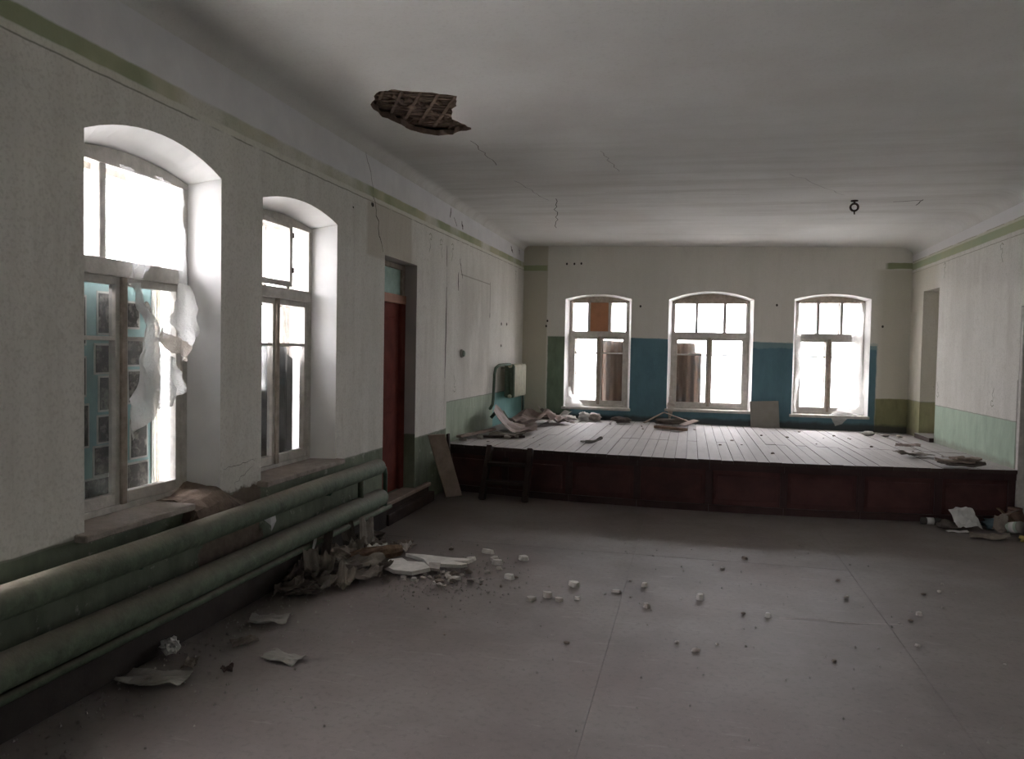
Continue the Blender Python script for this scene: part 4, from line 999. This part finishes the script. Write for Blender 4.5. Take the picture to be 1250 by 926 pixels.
CH = [(-1.62, 6.28, .10, .032, .045, .0, 'long white plaster block farthest back of the scattered pieces'), (-1.47, 5.99, .085, .04, .05, -.1, 'bright plaster block in the middle of the scattered pieces'),
      (-1.29, 6.17, .065, .045, .045, .3, 'rounded plaster block to the right of the bright one'), (-1.70, 6.02, .07, .04, .04, .6, 'wedge shaped pale chip just right of the slabs'),
      (-1.66, 5.49, .075, .025, .03, -.1, 'long thin plaster chip before the slabs'), (-1.77, 5.35, .055, .03, .025, .1, 'low white chip nearest the camera before the slabs'),
      (-1.95, 5.38, .04, .03, .03, .4, 'small bright chip in front of the large white slab'), (-1.28, 5.62, .06, .04, .045, .5, 'pointed pale stone right of the chips before the slabs'),
      (-.79, 5.58, .06, .045, .045, .2, 'pale angular stone with a white top, mid floor'), (-.72, 5.29, .045, .025, .025, 0, 'flat pale chip below the angular mid floor stone'),
      (-.93, 5.27, .05, .05, .05, .8, 'tan rubble stone left of the flat chip'), (-.84, 5.22, .035, .03, .03, .3, 'small tan stone touching the rubble stone'), (-1.03, 5.18, .05, .04, .03, .3, 'flattened tan lump left of the rubble stone'),
      (-.47, 5.52, .065, .03, .02, -.2, 'flat broken shard on the middle of the floor'), (-.29, 5.72, .04, .03, .04, .9, 'grey stone beyond the flat broken shard'),
      (-.25, 5.25, .04, .035, .035, .4, 'pale stone right of the flat broken shard'), (.10, 5.53, .045, .04, .05, .2, 'white cube shaped stone right of the floor seam'),
      (.53, 5.28, .032, .03, .035, .7, 'bright white pebble beside the chalk line'), (1.52, 5.60, .03, .025, .03, .4, 'grey pebble at the right end of the chalk line'),
      (.82, 4.60, .022, .018, .018, .2, 'small dark pebble alone on the right foreground floor'), (.48, 6.75, .035, .03, .03, .6, 'pale pebble on the darker floor before the stage'),
      (.28, 6.35, .035, .025, .025, .1, 'grey pebble nearer than the pale one before the stage'), (-1.42, 5.85, .05, .03, .025, .2, 'grey flat pebble in front of the bright block'), (-1.52, 6.10, .06, .05, .03, 0, 'tan flat lump between the two pale blocks')]
for k, (x, y, sx, sy, th, rz, lb) in enumerate(CH):
    brown = 'dark' in lb
    o = prism('plaster_chunk', rpoly(sx*.72, sy*.95, 7, 200+k), -.001, th*.72, M['rubble' if brown else ('plaster_grey' if 'grey' in lb or 'tan' in lb or 'shard' in lb else 'plaster_white')], (x, y), rz, (rnd.uniform(-.1, .1), rnd.uniform(-.1, .1)), .008, .78)
    tag(o, lb, 'plaster chunk')
for k in range(60):
    t = rnd.random()
    if t < .5: x, y = rnd.gauss(-1.78, .16), rnd.gauss(5.5, .13)
    else: x, y = rnd.uniform(-2.2, 1.9), rnd.uniform(4.2, 6.6)
    s = rnd.uniform(.010, .026) if t > .5 else rnd.uniform(.015, .04)
    o = lump('rubble_pebble', s, s*rnd.uniform(.6, 1), s*.55, M['plaster_grey' if k % 3 else 'rubble'], (x, y, 0), k, 300+k, 1, .5, smooth=False); tag(o, 'small rubble pebble scattered over the open floor', 'pebble', 'rubble pebbles on the floor')
# fine crumbs nobody could count
m = MB()
for k in range(1500):
    t = rnd.random()
    if t < .45: x, y = rnd.gauss(-1.9, .35), rnd.gauss(5.5, .3)
    elif t < .8: y = rnd.uniform(2.6, 6.6); x = -2.78 + abs(rnd.gauss(0, .28))
    else: x, y = rnd.uniform(-2.5, 2.5), rnd.uniform(3.2, 7.5)
    x = max(x, L + .10); s = rnd.uniform(.003, .011)
    p = Vector((x, y, s*.6)); a = rnd.uniform(0, 3)
    V = [p + Vector((s*math.cos(a + j*2.1)*rnd.uniform(.6, 1.2), s*math.sin(a + j*2.1)*rnd.uniform(.6, 1.2), -s*.6)) for j in range(3)] + [p + Vector((0, 0, s*.6))]
    m.add(V, [(0, 2, 1), (0, 1, 3), (1, 2, 3), (2, 0, 3)])
o = m.build('plaster_dust_crumbs', M['card']); stuff(o); tag(o, 'fine plaster crumbs strewn over the floor by the left wall', 'crumbs')
# papers on the near left floor
for k, (x, y, w, d, rz, mt, lb) in enumerate(((-2.50, 4.30, .24, .13, .3, 'card', 'flat grey paper scrap on the floor before the debris pile'), (-2.12, 3.80, .22, .13, -.2, 'card', 'triangular grey paper scrap on the near left floor'),
        (-2.60, 3.38, .34, .16, .1, 'card', 'large crinkled paper scrap nearest the camera by the wall'), (-2.45, 3.95, .15, .08, .8, 'rag', 'thin dark scrap left of the triangular paper'), (-2.32, 3.58, .06, .05, .4, 'wood_dark', 'tiny dark chip before the triangular paper'),
        (-2.55, 3.60, .07, .10, .2, 'paper_brown', 'small folded paper beside the large crinkled scrap'))):
    o = sheet('paper_scrap', w, d, M[mt], (x, y, .002), rz, lambda u, v: .05*max(0, v)*w, 130+k, amp=.022); tag(o, lb, 'paper scrap')
o = lump('crumpled_paper_ball', .045, .04, .045, M['paper_white'], (L + .14, 3.70, .0), .3, 150, 3, .6, 2.5, smooth=False); o.location.z = .05; tag(o, 'crumpled white paper ball under the pipes', 'paper ball')
# chalk scrape on the floor
ribbon('chalk_line', [(.60 + .095*k, 5.27 + .012*math.sin(k) + .02*k*.5, .0012) for k in range(9)], [.004 + .008*rnd.random() for k in range(9)], (0, 0, 1), M['plaster_grey'], fl)

# rubbish in the right corner before the stage
zf = -.004
o = sheet('paper_sheet', .25, .20, M['paper_white'], (2.72, 8.58, zf + .03), .2, lambda u, v: .16*(v + .5) - .05*u*u, 160, amp=.03); tag(o, 'white folded paper propped up in the right corner rubbish', 'paper')
o = sheet('paper_sheet', .20, .06, M['paper_white'], (2.60, 8.42, zf + .004), .05, lambda u, v: .01*u, 161, amp=.012); tag(o, 'narrow white paper strip lying before the folded white paper', 'paper')
def bottle(x, y, rz, mat, label):
    prof = [(0, .0), (.0, .036), (.16, .036), (.20, .028), (.225, .014), (.26, .013)]
    e = empty('plastic_bottle', (x, y, .037)); e.rotation_euler = (0, 0, rz)
    MB().tube([(a, 0, 0) for a, r in prof[1:]], [r for a, r in prof[1:]], 12).build('body', mat, e, True)
    MB().tube([(.26, 0, 0), (.28, 0, 0)], .016, 10).build('cap', M['blue'], e, True)
    MB().tube([(.05, 0, 0), (.12, 0, 0)], .0368, 12).build('paper_label', M['paper_white'], e, True)
    tag(e, label, 'bottle')
bottle(2.35, 8.72, .1, M['corr_dark'], 'dark bottle lying at the left end of the corner rubbish')
o = lump('blue_cloth', .11, .10, .055, M['blue'], (3.02, 8.72, zf + .004), .2, 170, 3, .5, 2); tag(o, 'faded blue cloth heap beside the white paper', 'cloth')
o = lump('dark_rag', .11, .10, .04, M['rag'], (2.58, 8.60, zf + .004), .2, 171, 3, .5, 2); tag(o, 'dark rag behind the white paper by the stage front', 'rag')
o = sheet('cardboard_scrap', .34, .22, M['paper_brown'], (2.82, 8.22, zf + .004), -.3, lambda u, v: .07*max(0, u), 172, amp=.03); tag(o, 'beige cardboard piece lying in front of the corner rubbish', 'cardboard')
o = MB().beam((3.00, 8.85, .05), (3.20, 8.62, .22), .05, .012).build('wood_slat', M['wood'], bevel=.003); tag(o, 'pale slat slanting across the right corner rubbish', 'slat')
o = MB().beam((3.08, 8.80, .20), (3.22, 8.60, .05), .04, .012).build('wood_slat', M['rotten'], bevel=.003); tag(o, 'brown slat crossing the pale slat in the right corner', 'slat')
can = empty('paint_can', (3.12, 8.48, .07)); can.rotation_euler = (1.3, 0, .5)
MB().tube([(0, 0, -.07), (0, 0, .07)], .055, 16).build('body', M['greenp'], can, True); MB().tube([(0, 0, .065), (0, 0, .075)], .059, 16).build('rim', M['card'], can, True); MB().tube([(0, 0, -.02), (0, 0, .03)], .0556, 16).build('paper_label', M['paper_white'], can, True)
tag(can, 'pale green tin can tipped over by the right wall', 'can')
pot = empty('clay_pot', (3.24, 8.80, 0))
MB().tube([(0, 0, 0), (0, 0, .04), (0, 0, .13), (0, 0, .19)], [.05, .075, .085, .06], 14).build('body', M['clay'], pot, True); MB().tube([(0, 0, .185), (0, 0, .21)], .065, 14).build('rim', M['clay'], pot, True)
tag(pot, 'brown clay pot against the right end of the stage', 'pot')
o = lump('yellow_wrapper', .08, .07, .03, M['yellow'], (3.14, 8.20, zf + .004), .2, 175, 3, .6, 2.2); tag(o, 'ochre yellow wrapper at the right edge of the corner rubbish', 'wrapper')
o = sheet('paper_scrap', .15, .12, M['paper_brown'], (3.0, 8.5, .02), 1.1, lambda u, v: .3*max(0, u)**1.2, 177, amp=.03); tag(o, 'grey curled paper between the blue cloth and the tin can', 'paper scrap')
